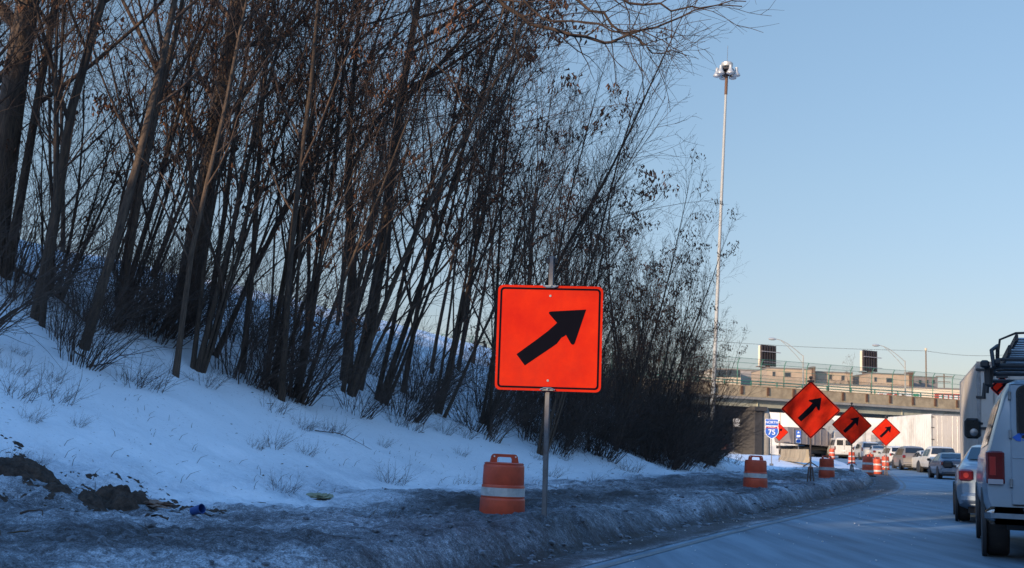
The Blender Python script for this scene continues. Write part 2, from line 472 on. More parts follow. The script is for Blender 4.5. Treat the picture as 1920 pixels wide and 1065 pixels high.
def mesh_fence_mat():
    mt, nt, b = new_mat('chain_link_mesh')
    N = nt.nodes.new; L = nt.links.new
    out = nt.nodes['Material Output']
    tr = N('ShaderNodeBsdfTransparent'); mx = N('ShaderNodeMixShader'); mx.inputs[0].default_value = .22
    b.inputs['Base Color'].default_value = (.12, .16, .16, 1)
    L(tr.outputs[0], mx.inputs[1]); L(b.outputs[0], mx.inputs[2]); L(mx.outputs[0], out.inputs['Surface'])
    return mt
M['link'] = mesh_fence_mat()

# ------------------------------------------------------------------ terrain maths
EL = np.array([(-70.0, -170.0), (-29.6, -60.0), (-12.6, -20.0), (-4.2, 0.0), (0.85, 12.02), (3.54, 18.36), (5.79, 23.31), (9.96, 32.72), (15.12, 45.49), (21.0, 64.0), (25.6, 80.0), (31.0, 105.0), (35.0, 130.0), (37.0, 170.0)])
def catmull(P, n):
    out = []
    for i in range(len(P) - 1):
        p0 = P[max(i - 1, 0)]; p1 = P[i]; p2 = P[i + 1]; p3 = P[min(i + 2, len(P) - 1)]
        # centripetal-ish: hermite with finite difference tangents scaled by segment length
        L = np.linalg.norm(p2 - p1)
        t1 = (p2 - p0) / max(np.linalg.norm(p2 - p1) + np.linalg.norm(p1 - p0), 1e-6) * L
        t2 = (p3 - p1) / max(np.linalg.norm(p3 - p2) + np.linalg.norm(p2 - p1), 1e-6) * L
        for k in range(n):
            u = k / n
            out.append((2 * u**3 - 3 * u**2 + 1) * p1 + (u**3 - 2 * u**2 + u) * t1 + (-2 * u**3 + 3 * u**2) * p2 + (u**3 - u**2) * t2)
    out.append(P[-1])
    return np.array(out)
EC = catmull(EL, 40)
ES = np.concatenate([[0], np.cumsum(np.linalg.norm(np.diff(EC, axis=0), axis=1))])
S0 = ES[np.argmin(np.abs(EC[:, 1]))]          # arc length beside the camera
ES = ES - S0
ET = np.gradient(EC, axis=0); ET /= np.linalg.norm(ET, axis=1)[:, None]
EN = np.stack([-ET[:, 1], ET[:, 0]], 1)       # left normal
def edge(s):
    s = np.asarray(s, float)
    return (np.stack([np.interp(s, ES, EC[:, 0]), np.interp(s, ES, EC[:, 1])], -1),
            np.stack([np.interp(s, ES, EN[:, 0]), np.interp(s, ES, EN[:, 1])], -1))
def st(x, y):
    P = np.stack([np.ravel(x), np.ravel(y)], 1).astype(float)
    s_out = np.empty(len(P)); t_out = np.empty(len(P))
    for i in range(0, len(P), 4000):
        q = P[i:i + 4000]
        d = ((q[:, None, :] - EC[None]) ** 2).sum(-1)
        k = d.argmin(1)
        dv = q - EC[k]
        s_out[i:i + 4000] = ES[k] + (dv * ET[k]).sum(1)
        t_out[i:i + 4000] = (dv * EN[k]).sum(1)
    return s_out.reshape(np.shape(x)), t_out.reshape(np.shape(x))
def sst(a, b, x):
    u = np.clip((x - a) / (b - a), 0, 1)
    return u * u * (3 - 2 * u)
_lat = np.random.RandomState(3).rand(256, 256)
def vnoise(x, y):
    xi = np.floor(x).astype(int); yi = np.floor(y).astype(int)
    fx = x - xi; fy = y - yi
    fx = fx * fx * (3 - 2 * fx); fy = fy * fy * (3 - 2 * fy)
    g = lambda a, b: _lat[a % 256, b % 256]
    return (g(xi, yi) * (1 - fx) + g(xi + 1, yi) * fx) * (1 - fy) + (g(xi, yi + 1) * (1 - fx) + g(xi + 1, yi + 1) * fx) * fy - .5
def fbm(x, y, o=5, g=.55):
    s = 0; a = 1
    for k in range(o):
        s = s + a * vnoise(x * 2**k + 17.3 * k, y * 2**k + 9.1 * k); a *= g
    return s
def zbase(y):
    y = np.asarray(y, float)
    y = np.minimum(y, 114.0)
    return .018 * 4 * np.log1p(np.exp(np.clip((y - 73) / 4, -30, 30)))
def foot_t(s):
    return .45 + .012 * np.clip(s, 0, 80) + .12 * vnoise(s * .8, s * 0 + 3.3) + .05 * vnoise(s * 3.1, s * 0 + 1.3)
def hgt_st(s, t, x, y, detail=True):
    ft = foot_t(s)
    end = 1 - sst(70, 84, s)                   # the slush ridge peters out beyond the fourth drum
    ridge = (sst(ft - .02, ft + .34, t) * (1 - .30 * sst(ft + 1.0, ft + 2.2, t))) * .31 * (.8 + .7 * vnoise(s * .55, t * .3 + 7)) * end
    verge = sst(ft, ft + .5, t) * .08 + end * .15 * sst(ft + .5, ft + 3.0, t)
    t0 = 3.9 + 1.6 * sst(8, 32, s)
    tt = np.clip(t - t0, 0, None)
    slope = .5 * (np.sqrt(tt**2 + 1.2) - 1.095)
    hill = -np.log(np.exp(-np.minimum(slope, 40)) + math.exp(-5.9)) * (1 - sst(50, 68, s))
    z = zbase(y) + ridge + verge + hill
    if detail:
        dn = sst(ft - .05, ft + .2, t) * (1 - sst(4.5, 7.5, t))
        z = z + dn * end * (.10 * fbm(x * 1.6, y * 1.6, 5, .64) + .045 * fbm(x * 7.0, y * 7.0, 4, .65))
        z = z + sst(4, 8, t) * (.20 * fbm(x * .33, y * .33, 4, .5) + .05 * fbm(x * 1.1 + 9, y * 1.9, 4, .6) + .022 * fbm(x * 4, y * 4, 3)) * (1 - sst(62, 80, s) * .6)
    return z
def gz(x, y):
    s, t = st(np.array([x]), np.array([y]))
    if t[0] < 0: return float(zbase(y))
    return float(hgt_st(s, t, np.array([x]), np.array([y]))[0])
def project(x, y, z):
    v_ = np.array([x, y, z]) - CAM; w_ = v_ @ fw
    return 960 + F * (v_ @ CX) / w_, 532.5 - F * (v_ @ CY) / w_
def hit(px, py):
    """where the line of sight through a pixel meets the snow slope"""
    d = ray(px, py)
    Ds = np.arange(6, 70, .1)
    X = CAM[0] + d[0] * Ds; Y = CAM[1] + d[1] * Ds; Z = CAM[2] + d[2] * Ds
    s, t = st(X, Y)
    h = hgt_st(s, t, X, Y)
    k = np.argmax(h > Z) if (h > Z).any() else len(Ds) - 1
    return float(X[k]), float(Y[k]), float(h[k])

# ------------------------------------------------------------------ ground, road, snow bank
def grid_mesh(name, X, Y, Z, mt, attrs=None, flip=False):
    n, k = X.shape
    me = bpy.data.meshes.new(name)
    co = np.stack([X, Y, Z], -1).reshape(-1, 3)
    idx = np.arange(n * k).reshape(n, k)
    q = np.stack([idx[:-1, :-1], idx[1:, :-1], idx[1:, 1:], idx[:-1, 1:]], -1).reshape(-1, 4)
    if flip: q = q[:, ::-1]
    me.vertices.add(len(co)); me.vertices.foreach_set('co', co.ravel())
    me.loops.add(q.size); me.loops.foreach_set('vertex_index', q.ravel())
    me.polygons.add(len(q)); me.polygons.foreach_set('loop_start', np.arange(0, q.size, 4)); me.polygons.foreach_set('loop_total', np.full(len(q), 4))
    me.polygons.foreach_set('use_smooth', np.ones(len(q), bool))
    me.update()
    for a, v in (attrs or {}).items():
        at_ = me.attributes.new(a, 'FLOAT', 'POINT'); at_.data.foreach_set('value', v.ravel().astype(np.float32))
    me.materials.append(mt)
    o = bpy.data.objects.new(name, me); COL.objects.link(o)
    return o

# snow bank, verge and slush ridge as one height field that follows the road's left edge
ss = list(np.arange(-120, 4, 2.0))
v = 4.0
while v < 125:
    ss.append(v)
    v += max(.055, .0052 * v) if v < 70 else 1.2
ss = np.array(ss)
tt = np.concatenate([np.arange(0, 2.6, .055), np.arange(2.6, 7, .09), np.arange(7, 24, .3), np.arange(24, 60, 2.5), np.arange(60, 140, 10)])
SG, TG = np.meshgrid(ss, tt, indexing='ij')
e0, n0 = edge(SG)
GX = e0[..., 0] + n0[..., 0] * TG; GY = e0[..., 1] + n0[..., 1] * TG
GZ = hgt_st(SG, TG, GX, GY) + .004
ft = foot_t(SG)
end = 1 - sst(72, 86, SG)
wander = fbm(SG * .22, TG * .5 + 4, 4, .6)
dirt = sst(ft - .4, ft + .05, TG) * (1 - sst(3.2, 6.4, TG + 1.9 * wander)) * (.30 + .62 * end)
dirt = dirt + .10 * sst(ft, ft + .3, TG) * (1 - sst(5.5, 9, TG + 2 * wander)) * end
dark = np.exp(-((TG - ft - 1.6 - .8 * vnoise(SG * .3, SG * 0)) / 1.0) ** 2) * (.18 + .35 * vnoise(SG * .45, TG * .4 + 3))
base_dark = np.exp(-((TG - ft + .02) / .14) ** 2) * .55
dirt = dirt * .56 + dark * end + base_dark * end + .02
gut = (TG < ft - .03)
dirt = dirt + sst(ft, ft + .3, TG) * (1 - sst(4, 7, TG)) * end * (.34 * fbm(SG * .5, TG * .9 + 11, 4, .6))
dirt = np.where(gut, .86 + .25 * vnoise(SG * 2, TG * 6) - .25 * sst(.25, .0, TG) , dirt)
GZ = np.where(gut, zbase(GY) + .006, GZ)
bank = grid_mesh('snow_bank', GX, GY, GZ, M['snow'], {'dirt': np.clip(dirt, 0, 1)}, flip=False)
tag(bank, kind='structure')

# one wide sheet of ground to the horizon
gx = np.concatenate([[-900, -500, -300, -200], np.arange(-150, 151, 10), [200, 300, 500, 900]])
gy = np.concatenate([[-500, -300, -200], np.arange(-150, 161, 8), [200, 300, 500, 900, 1500]])
AX, AY = np.meshgrid(gx, gy, indexing='ij')
ground = grid_mesh('ground', AX, AY, zbase(AY) - .06, M['snow'], {'dirt': np.clip(.32 + .3 * vnoise(AX * .05, AY * .05), 0, 1)})
tag(ground, kind='structure')
# road: follows the edge curve; widens into the paved area under the bridge
rs = np.concatenate([np.arange(-120, 0, 3.0), np.arange(0, 200, 1.0)])
rtt = np.array([0, -.5, -1, -1.5, -2, -2.5, -3, -3.5, -4, -4.5, -5, -5.5, -6, -6.5, -7, -8, -9, -10, -11, -12, -14, -18.0, -24.0])
RS, RT = np.meshgrid(rs, rtt, indexing='ij')
e1, n1 = edge(RS)
RX = e1[..., 0] + n1[..., 0] * RT; RY = e1[..., 1] + n1[..., 1] * RT
track = lambda c, w: np.exp(-((-RT - c) / w) ** 2)
wear = track(3.9 + .0 * RS, .8) * .0 + track(5.6, .55) * .9 + track(7.1, .5) * .6 + track(1.9, .5) * .12 + track(3.3, .4) * .12 + track(4.6, .6) * .4
road = grid_mesh('road', RX, RY, zbase(RY) + .0, M['road'], {'wear': wear * (1 - .7 * sst(55, 75, RS))}, flip=True)
tag(road, kind='structure')
# paved area beyond the ridge, left of the lanes, where the other ramp comes in
PXs = np.concatenate([np.arange(10, 120, 2.0)])
PYs = np.arange(86, 240, 3.0)
AX2, AY2 = np.meshgrid(PXs, PYs, indexing='ij')
apron = grid_mesh('pavement', AX2, AY2, zbase(AY2) + .018, M['road'], {'wear': AX2 * 0 - .1})
tag(apron, kind='structure')

def strip(name, s0, s1, t_in, w, mt, lift=.006):
    s_ = np.arange(s0, s1, .5)
    TT = np.array([t_in, t_in - w])
    A, B = np.meshgrid(s_, TT, indexing='ij')
    e, n = edge(A)
    return tag(grid_mesh(name, e[..., 0] + n[..., 0] * B, e[..., 1] + n[..., 1] * B, zbase(e[..., 1] + n[..., 1] * B) + lift, mt, flip=True), kind='structure')
strip('road_edge_line', -60, 84, -.12, .10, M['yline'])
for k in range(14):
    strip('lane_dash', -20 + k * 9.0, -17.2 + k * 9.0, -4.9, .12, M['wline'])

# ------------------------------------------------------------------ bare trees
def tubes_mesh(name, groups, mats):
    """groups: list of (P (n,k,3), R (n,k), sides, material index); all tapered tubes go in one mesh"""
    V = []; Q = []; MI = []; off = 0
    for (P, Rr, sides, mi) in groups:
        n, k, _ = P.shape
        D = np.gradient(P, axis=1); D /= np.linalg.norm(D, axis=2)[..., None] + 1e-9
        ref = np.where(np.abs(D[..., 2:3]) < .9, np.array([0, 0, 1.0]), np.array([1.0, 0, 0]))
        ref[:] = ref[:, :1]
        U = np.cross(D, ref); U /= np.linalg.norm(U, axis=2)[..., None] + 1e-9
        W = np.cross(D, U)
        a = np.arange(sides) * 2 * math.pi / sides
        ring = P[:, :, None] + Rr[:, :, None, None] * (U[:, :, None] * np.cos(a)[None, None, :, None] + W[:, :, None] * np.sin(a)[None, None, :, None])
        V.append(ring.reshape(-1, 3))
        idx = off + np.arange(n * k * sides).reshape(n, k, sides)
        nx = np.roll(idx, -1, axis=2)
        q = np.stack([idx[:, :-1], nx[:, :-1], nx[:, 1:], idx[:, 1:]], -1).reshape(-1, 4)
        Q.append(q); MI.append(np.full(len(q), mi)); off += n * k * sides
    V = np.concatenate(V); Q = np.concatenate(Q); MI = np.concatenate(MI)
    me = bpy.data.meshes.new(name)
    me.vertices.add(len(V)); me.vertices.foreach_set('co', V.ravel())
    me.loops.add(Q.size); me.loops.foreach_set('vertex_index', Q.ravel())
    me.polygons.add(len(Q)); me.polygons.foreach_set('loop_start', np.arange(0, Q.size, 4)); me.polygons.foreach_set('loop_total', np.full(len(Q), 4))
    me.polygons.foreach_set('use_smooth', np.ones(len(Q), bool))
    for mt in mats: me.materials.append(mt)
    me.polygons.foreach_set('material_index', MI.astype(np.int32))
    me.update()
    return me

def walk(rs, p, d, L, r0, r1, k, wander, trop):
    """k+1 points of one branch"""
    pts = [p.copy()]; rad = [r0]
    d = d / np.linalg.norm(d)
    for i in range(k):
        d = d + rs.randn(3) * wander + trop
        d = d / np.linalg.norm(d)
        p = p + d * (L / k)
        pts.append(p.copy()); rad.append(r0 + (r1 - r0) * (i + 1) / k)
    return np.array(pts), np.array(rad), d
def side_dir(rs, d, ang, bias=None):
    a = rs.randn(3)
    if bias is not None: a = a + bias
    a = a - d * a.dot(d); a /= np.linalg.norm(a) + 1e-9
    return d * math.cos(ang) + a * math.sin(ang)

def gen_tree(seed, H=13.0, r0=.13, stems=1, spread=.12, nb=(16, 7, 6), ang=(38, 42, 48), bl=(.30, .50, .50), low=.25, lean=(0, 0, 0), trop=.05, seeds=0, wander=.07, twigr=.0042, bias=None, levels=3, stem_k=9):
    rs = np.random.RandomState(seed)
    T = []; LV = [[], [], []]
    def children(pts, rad, level, L):
        n = nb[level]
        n = max(2, int(n * (.75 + .5 * rs.rand())))
        lo = low if level == 0 else .12
        for j in range(n):
            f = lo + (1 - lo) * (j + rs.rand()) / n
            f = min(f, .985)
            q = f * (len(pts) - 1); i = int(q); u = q - i
            p = pts[i] * (1 - u) + pts[min(i + 1, len(pts) - 1)] * u
            rr = rad[i] * (1 - u) + rad[min(i + 1, len(pts) - 1)] * u
            d = pts[min(i + 1, len(pts) - 1)] - pts[i]; d = d / (np.linalg.norm(d) + 1e-9)
            cl = L * bl[level] * (1.15 - .75 * f if level == 0 else 1.1 - .5 * f) * (.6 + .7 * rs.rand())
            cd = side_dir(rs, d, R(ang[level] * (.7 + .6 * rs.rand())), bias if level < 2 else None)
            cr = max(twigr, min(rr * .62, rr * (.35 + .35 * rs.rand())))
            if level == 2: cr = twigr * (1 + .4 * rs.rand())
            if level == 1: cr = max(cr * .8, twigr * 1.5)
            k = (5, 4, 3)[level]
            cp, crr, _ = walk(rs, p, cd, cl, cr, max(twigr * .55, cr * (.28 if level == 0 else .45)), k, (.10, .13, .16)[level], np.array([0, 0, (.10, .06, .02)[level] + trop * .5]))
            LV[level].append((cp, crr))
            if level + 1 < levels: children(cp, crr, level + 1, cl)
    for s_ in range(stems):
        a = rs.rand() * 2 * math.pi
        base = np.array([math.cos(a), math.sin(a), 0]) * (r0 * 1.2 if stems > 1 else 0) * (.5 + rs.rand())
        sp = spread * (.4 + .9 * rs.rand()) if stems > 1 else spread * rs.rand()
        d = np.array([math.cos(a) * sp + lean[0], math.sin(a) * sp + lean[1], 1.0])
        h = H * (1 if s_ == 0 else .6 + .4 * rs.rand())
        rr = r0 * (1 if s_ == 0 else .5 + .45 * rs.rand())
        base[2] = -.5
        pts, rad, _ = walk(rs, base, d, h + .5, rr * 1.15, rr * .12, stem_k, wander, np.array([0, 0, trop]))
        rad[0] *= 1.25
        T.append((pts, rad))
        children(pts, rad, 0, h)
    st_ = lambda lst: (np.array([q[0] for q in lst]), np.array([q[1] for q in lst]))
    P0, R0 = st_(T)
    trunk = tubes_mesh('trunk', [(P0, R0, 9, 0)], [M['bark']])
    g = []
    for lv, sides in ((0, 5), (1, 4), (2, 3)):
        if LV[lv]:
            P, Rr = st_(LV[lv]); g.append((P, Rr, sides, 0))
    if seeds and LV[2]:
        # hanging brown key clusters: short fat drooping tubes in bunches near some twig tips
        tips = [q[0][-1] for q in LV[2]]
        ctr = [tips[rs.randint(len(tips))] for _ in range(seeds)]
        SP = []; SR = []
        for c in ctr:
            for _ in range(13):
                o = c + rs.randn(3) * np.array([.16, .16, .12])
                SP.append([o, o + np.array([rs.randn() * .03, rs.randn() * .03, -.05]), o + np.array([rs.randn() * .04, rs.randn() * .04, -.12])])
                SR.append([.006, .030, .010])
        g.append((np.array(SP), np.array(SR), 3, 1))
    crown = tubes_mesh('crown', g, [M['twig'], M['seeds']])
    return trunk, crown

def proto_tree(name, *a, **k):
    tr, cr = gen_tree(*a, **k)
    root = empty(name)
    for nm, me in (('trunk', tr), ('crown', cr)):
        o = bpy.data.objects.new(nm, me); COL.objects.link(o); o.parent = root
    return root
KINDS = {}
KINDS['slim'] = [proto_tree('bare_tree', 11 + i, H=14 + i, r0=.066, nb=(18, 8, 5), low=.2, spread=.06, trop=.05, wander=.045) for i in range(3)]
KINDS['lean'] = [proto_tree('bare_tree', 31 + i, H=13, r0=.058, stems=4, spread=.18, lean=(.14, -.02, 0), nb=(10, 7, 5), ang=(26, 34, 42), bl=(.42, .5, .5), low=.16, trop=.005, wander=.035, seeds=44 if i != 1 else 10, bias=np.array([.5, -.1, .3])) for i in range(3)]
KINDS['big'] = [proto_tree('bare_tree', 51, H=18, r0=.225, nb=(22, 8, 6), low=.22, spread=.03, ang=(50, 42, 46), bl=(.32, .5, .5), trop=.05, wander=.022)]
KINDS['bushy'] = [proto_tree('bare_tree', 61 + i, H=11.5, r0=.055, stems=6, spread=.28, lean=(.0, 0, 0), nb=(12, 7, 6), ang=(24, 34, 44), bl=(.38, .5, .5), low=.12, trop=.02, wander=.045, seeds=40 + 60 * (i == 1)) for i in range(2)]
KINDS['arch'] = [proto_tree('bare_tree', 71, H=15.5, r0=.13, stems=2, spread=.1, lean=(.08, -.02, 0), nb=(18, 9, 6), ang=(58, 40, 46), bl=(.46, .45, .5), low=.42, trop=.0, wander=.05, bias=np.array([2.2, -.3, 0]))]
used = set()
def put(kind, i, x, y, rz, sc, label, group, tilt=0.0, name=None, sink=0.0):
    p = KINDS[kind][i % len(KINDS[kind])]
    o = p if p.name not in used else copy_tree(p)
    used.add(o.name)
    o.location = (x, y, gz(x, y) - sink)
    o.rotation_euler = Euler((0, 0, rz)).to_matrix().to_euler() if not tilt else (Matrix.Rotation(tilt, 3, 'Y') @ Matrix.Rotation(rz, 3, 'Z')).to_euler()
    o.scale = (sc, sc, sc)
    tag(o, label, 'tree' if kind != 'brush' else 'shrub', group)
    return o

# the front row, each at the foot of its trunk in the photograph: px, py, kind, variant, scale, tilt (deg), label
front = [
    (14, 525, 'slim', 0, 1.15, 9, 'slim dark tree leaning right at the left edge of the snow, beside the thickest trunk'),
    (68, 600, 'slim', 1, 1.2, 6, 'bare tree with a dark leaning trunk, second trunk from the left edge of the snow'),
    (154, 660, 'slim', 2, 1.05, 9, 'thin bare tree leaning right, its foot standing lowest on the open snow at left'),
    (345, 598, 'big', 0, 1.0, 2, 'tall straight bare tree with thick pale trunk and bark'),
    (455, 702, 'slim', 0, .85, 5, 'thin straight bare tree just right of the thick pale trunk, left of a close pair'),
    (497, 708, 'slim', 1, .85, 9, 'thin bare tree leaning right, right one of the close pair beyond the thick pale trunk'),
    (530, 752, 'slim', 2, .85, 3, 'slim upright bare tree standing low on the snow in front of the leaning clumps'),
    (552, 748, 'lean', 0, .95, 3, 'many stemmed bare tree fanning right, leftmost of the leaning clumps'),
    (645, 735, 'lean', 1, 1.05, 4, 'clump of dark leaning trunks standing between two other leaning clumps on the bank'),
    (705, 752, 'lean', 2, 1.1, 6, 'broad leaning clump of bare stems with brown seed bunches, left of the square arrow sign'),
    (757, 738, 'slim', 0, .95, 9, 'single slim bare tree between the leaning clumps and the square arrow sign'),
    (822, 778, 'lean', 0, 1.0, 8, 'leaning clump of bare stems rising just left of the square arrow sign'),
    (903, 792, 'lean', 1, 1.0, 5, 'leaning clump of bare stems whose foot shows above the nearest barrel'),
    (985, 800, 'slim', 1, .74, 5, 'slim bare tree rising behind the left half of the square arrow sign'),
    (1062, 820, 'lean', 2, .76, 0, 'leaning clump of bare stems rising directly behind the square arrow sign'),
    (1150, 842, 'bushy', 0, .74, 0, 'bushy many stemmed bare tree just right of the square arrow sign'),
    (1205, 856, 'bushy', 1, .70, 0, 'bushy bare tree thick with brown seed bunches near the end of the thicket'),
    (1255, 862, 'bushy', 0, .56, 0, 'rounded bushy bare tree, last but one before the tall light pole'),
    (1305, 868, 'bushy', 1, .42, 0, 'low bushy bare tree at the right end of the thicket, before the light pole foot'),
]
for (px, py, kd, i, sc, tl, lab) in front:
    x, y, z = hit(px, py)
    put(kd, i, x, y, {'lean': 0, 'bushy': rnd.uniform(-.5, .5)}.get(kd, rnd.uniform(0, 6.28)), sc, lab, 'bare trees along the front of the thicket', R(tl))
# big trunk at the far left and the tree with long arching boughs
x, y, z = hit(-25, 500)
KINDS['thick'] = [proto_tree('bare_tree', 83, H=17, r0=.235, nb=(20, 8, 6), low=.25, spread=.05, ang=(48, 42, 46), bl=(.32, .5, .5), trop=.05, wander=.025)]
put('thick', 0, x, y, .6, 1.0, 'bare tree with the thickest dark trunk, cut by the left edge of the view', None, R(4))
x, y, z = hit(655, 722)
arch = put('arch', 0, x, y, .1, 1.1, 'tall bare tree whose long dark boughs arch right across the top of the sky', None, 0)
# its long sagging boughs, forking off high on the trunk
rs = np.random.RandomState(77)
A = []; B = []; C3 = []
tz = gz(x, y)
for (h_, D_, path, r_) in (
    (12.6, 20.5, [(840, -75), (930, 0), (1000, 40), (1080, 70), (1150, 76), (1205, 56), (1300, 22), (1395, 10)], .055),
    (13.2, 21.0, [(1000, -60), (1110, 20), (1190, 72), (1230, 96), (1285, 100)], .040),
    (13.8, 19.8, [(1040, -60), (1110, -20), (1180, 2), (1290, 16), (1400, 0)], .045),
    (11.5, 21.5, [(760, -60), (790, 60), (850, 160), (905, 240), (960, 330)], .028),
    (12.0, 20.0, [(950, -40), (1020, 30), (1120, 45), (1230, 70), (1290, 120)], .030)):
    pts = [np.array([x + .3, y, tz + h_])] + [gd(q[0], q[1], D_) for q in path]
    P = catmull(np.array(pts), 4)
    P = P[np.linspace(0, len(P) - 1, 21).astype(int)] + rs.randn(21, 3) * .035
    rr = np.linspace(r_, r_ * .18, 21)
    A.append((P, rr))
    for k in range(3, 20):
        for _ in range(1):
            d = P[k] - P[k - 1]; d = d / np.linalg.norm(d)
            L = (.9 + 1.5 * rs.rand()) * (1.1 - .03 * k)
            cp, cr, _d = walk(rs, P[k], side_dir(rs, d, R(35 + 25 * rs.rand())), L, rr[k] * .5, .004, 5, .13, np.array([.03, 0, -.02]))
            B.append((cp, cr))
            for j in (1, 2, 3, 4):
                for _2 in range(1):
                    dd = cp[j] - cp[j - 1]; dd = dd / np.linalg.norm(dd)
                    c2, r2, _d = walk(rs, cp[j], side_dir(rs, dd, R(45)), .25 + .5 * rs.rand(), .0045, .0022, 3, .15, np.array([0, 0, -.02]))
                    C3.append((c2, r2))
st_ = lambda lst: (np.array([q[0] for q in lst]), np.array([q[1] for q in lst]))
me = tubes_mesh('bough', [(*st_(A), 6, 0), (*st_(B), 4, 0), (*st_(C3), 3, 0)], [M['twig']])
o = bpy.data.objects.new('bough', me); COL.objects.link(o); o.parent = arch
o.matrix_parent_inverse = arch.matrix_basis.inverted()
# the thicket behind them
n_back = 0
q_s3 = 15.19 * -SUN_H[1] + 52 * SUN_H[0]; q_s4 = 23.1 * -SUN_H[1] + 72 * SUN_H[0]
tries = 0
spots = []
while n_back < 52 and tries < 9000:
    tries += 1
    s_ = rnd.uniform(3, 57); t_ = rnd.uniform(8.6 if s_ < 25 else 7.2, 23)
    e, n = edge(s_); p = e + n * t_
    if p[1] < 11 or abs(p[0]) > p[1] * .52 + 2.5: continue
    if project(p[0], p[1], 1.0)[0] > 1275: continue
    if any((p[0] - q[0]) ** 2 + (p[1] - q[1]) ** 2 < 1.2 for q in spots): continue
    q_ = p[0] * -SUN_H[1] + p[1] * SUN_H[0]
    if q_ < -28.5 and t_ > 11: continue
    if p[1] > 24 and (abs(q_ - q_s3) < 1.5 or abs(q_ - q_s4) < 1.5): continue      # gap kept in the thicket so sun reaches two diamond signs
    spots.append(p)
    fr = s_ / 57
    kd = rnd.choices(['slim', 'lean', 'bushy'], [1.3 - fr, .5 + .5 * fr, .12 + .9 * max(0, fr - .45)])[0]
    hs = {'slim': rnd.uniform(.62, 1.0), 'lean': rnd.uniform(.7, 1.0), 'bushy': rnd.uniform(.62, .88)}[kd]
    hs *= 1 - .22 * sst(38, 57, s_)
    if p[0] > 1.0 and p[1] > 26: hs *= .80
    if p[0] > 7.0 and p[1] > 38: hs *= .78
    lab = {'slim': 'slim straight bare tree deep in the thicket behind the front row', 'lean': 'leaning bare tree with several stems deep in the thicket behind the front row', 'bushy': 'bushy twiggy bare tree deep in the thicket behind the front row'}[kd]
    put(kd, rnd.randrange(3), float(p[0]), float(p[1]), rnd.uniform(0, 6.28) if kd == 'slim' else rnd.uniform(-.8, .8), float(hs), lab, {'slim': 'slim trees inside the thicket', 'lean': 'leaning trees inside the thicket', 'bushy': 'bushy trees inside the thicket'}[kd], R(rnd.uniform(-1, 6) if s_ < 36 else rnd.uniform(-3, 1)))
    n_back += 1

# brush: low tangles of shoots at the feet of the trees
def gen_brush(seed, n=34, H=2.2, spread=.9, rr=.008):
    rs = np.random.RandomState(seed)
    A = []; B = []
    for i in range(n):
        a = rs.rand() * 6.28; q = rs.rand() ** .6 * .45
        d = np.array([math.cos(a) * spread * rs.rand() + .25, math.sin(a) * spread * rs.rand(), 1.0])
        L = H * (.45 + .75 * rs.rand())
        pts, rad, _ = walk(rs, np.array([math.cos(a) * q, math.sin(a) * q, -.15]), d, L, rr * (.7 + rs.rand()), rr * .35, 6, .12, np.array([.02, 0, -.03]))
        A.append((pts, rad))
        for j in range(rs.randint(4, 10)):
            k = rs.randint(1, 6)
            dd = pts[k + 1 if k < 6 else k] - pts[k - 1]; dd = dd / np.linalg.norm(dd)
            p2, r2, _ = walk(rs, pts[k], side_dir(rs, dd, R(25 + 35 * rs.rand())), L * .35 * (.5 + rs.rand()), rr * .5, rr * .25, 3, .15, np.array([0, 0, .02]))
            B.append((p2, r2))
    st_ = lambda lst: (np.array([q[0] for q in lst]), np.array([q[1] for q in lst]))
    return tubes_mesh('brush', [(*st_(A), 4, 0), (*st_(B), 3, 0)], [M['brush']])
brushes = [gen_brush(101, 40, 2.4, .8), gen_brush(102, 34, 2.0, 1.1), gen_brush(103, 46, 2.8, .6), gen_brush(104, 26, 1.2, 1.3, .006)]
def put_brush(i, x, y, sc, label, group, sz=1.0, cat='shrub', name='leafless_shrub'):
    o = bpy.data.objects.new(name, brushes[i % 4]); COL.objects.link(o)
    o.location = (x, y, gz(x, y)); o.rotation_euler = (0, 0, rnd.uniform(-1.2, 1.2)); o.scale = (sc, sc, sc * sz)
    return tag(o, label, cat, group)
nb = 0; tries = 0
while nb < 112 and tries < 6000:
    tries += 1
    s_ = rnd.uniform(8, 56)
    t0_ = 8.6 - 2.6 * min(1, max(0, (s_ - 18) / 22))
    t_ = t0_ + abs(rnd.gauss(0, 1)) * 2.8
    if s_ < 30 and rnd.random() < .5: continue
    e, n = edge(s_); p = e + n * t_
    if p[1] < 12 or abs(p[0]) > p[1] * .5 + 1 or project(p[0], p[1], .5)[0] > 1325: continue
    put_brush(rnd.choice([0, 1, 2]), float(p[0]), float(p[1]), rnd.uniform(.6, 1.15) * (1 + .12 * float(sst(26, 42, s_))), 'leafless brush tangled around the feet of the thicket trees', 'brush at the foot of the thicket')
    nb += 1
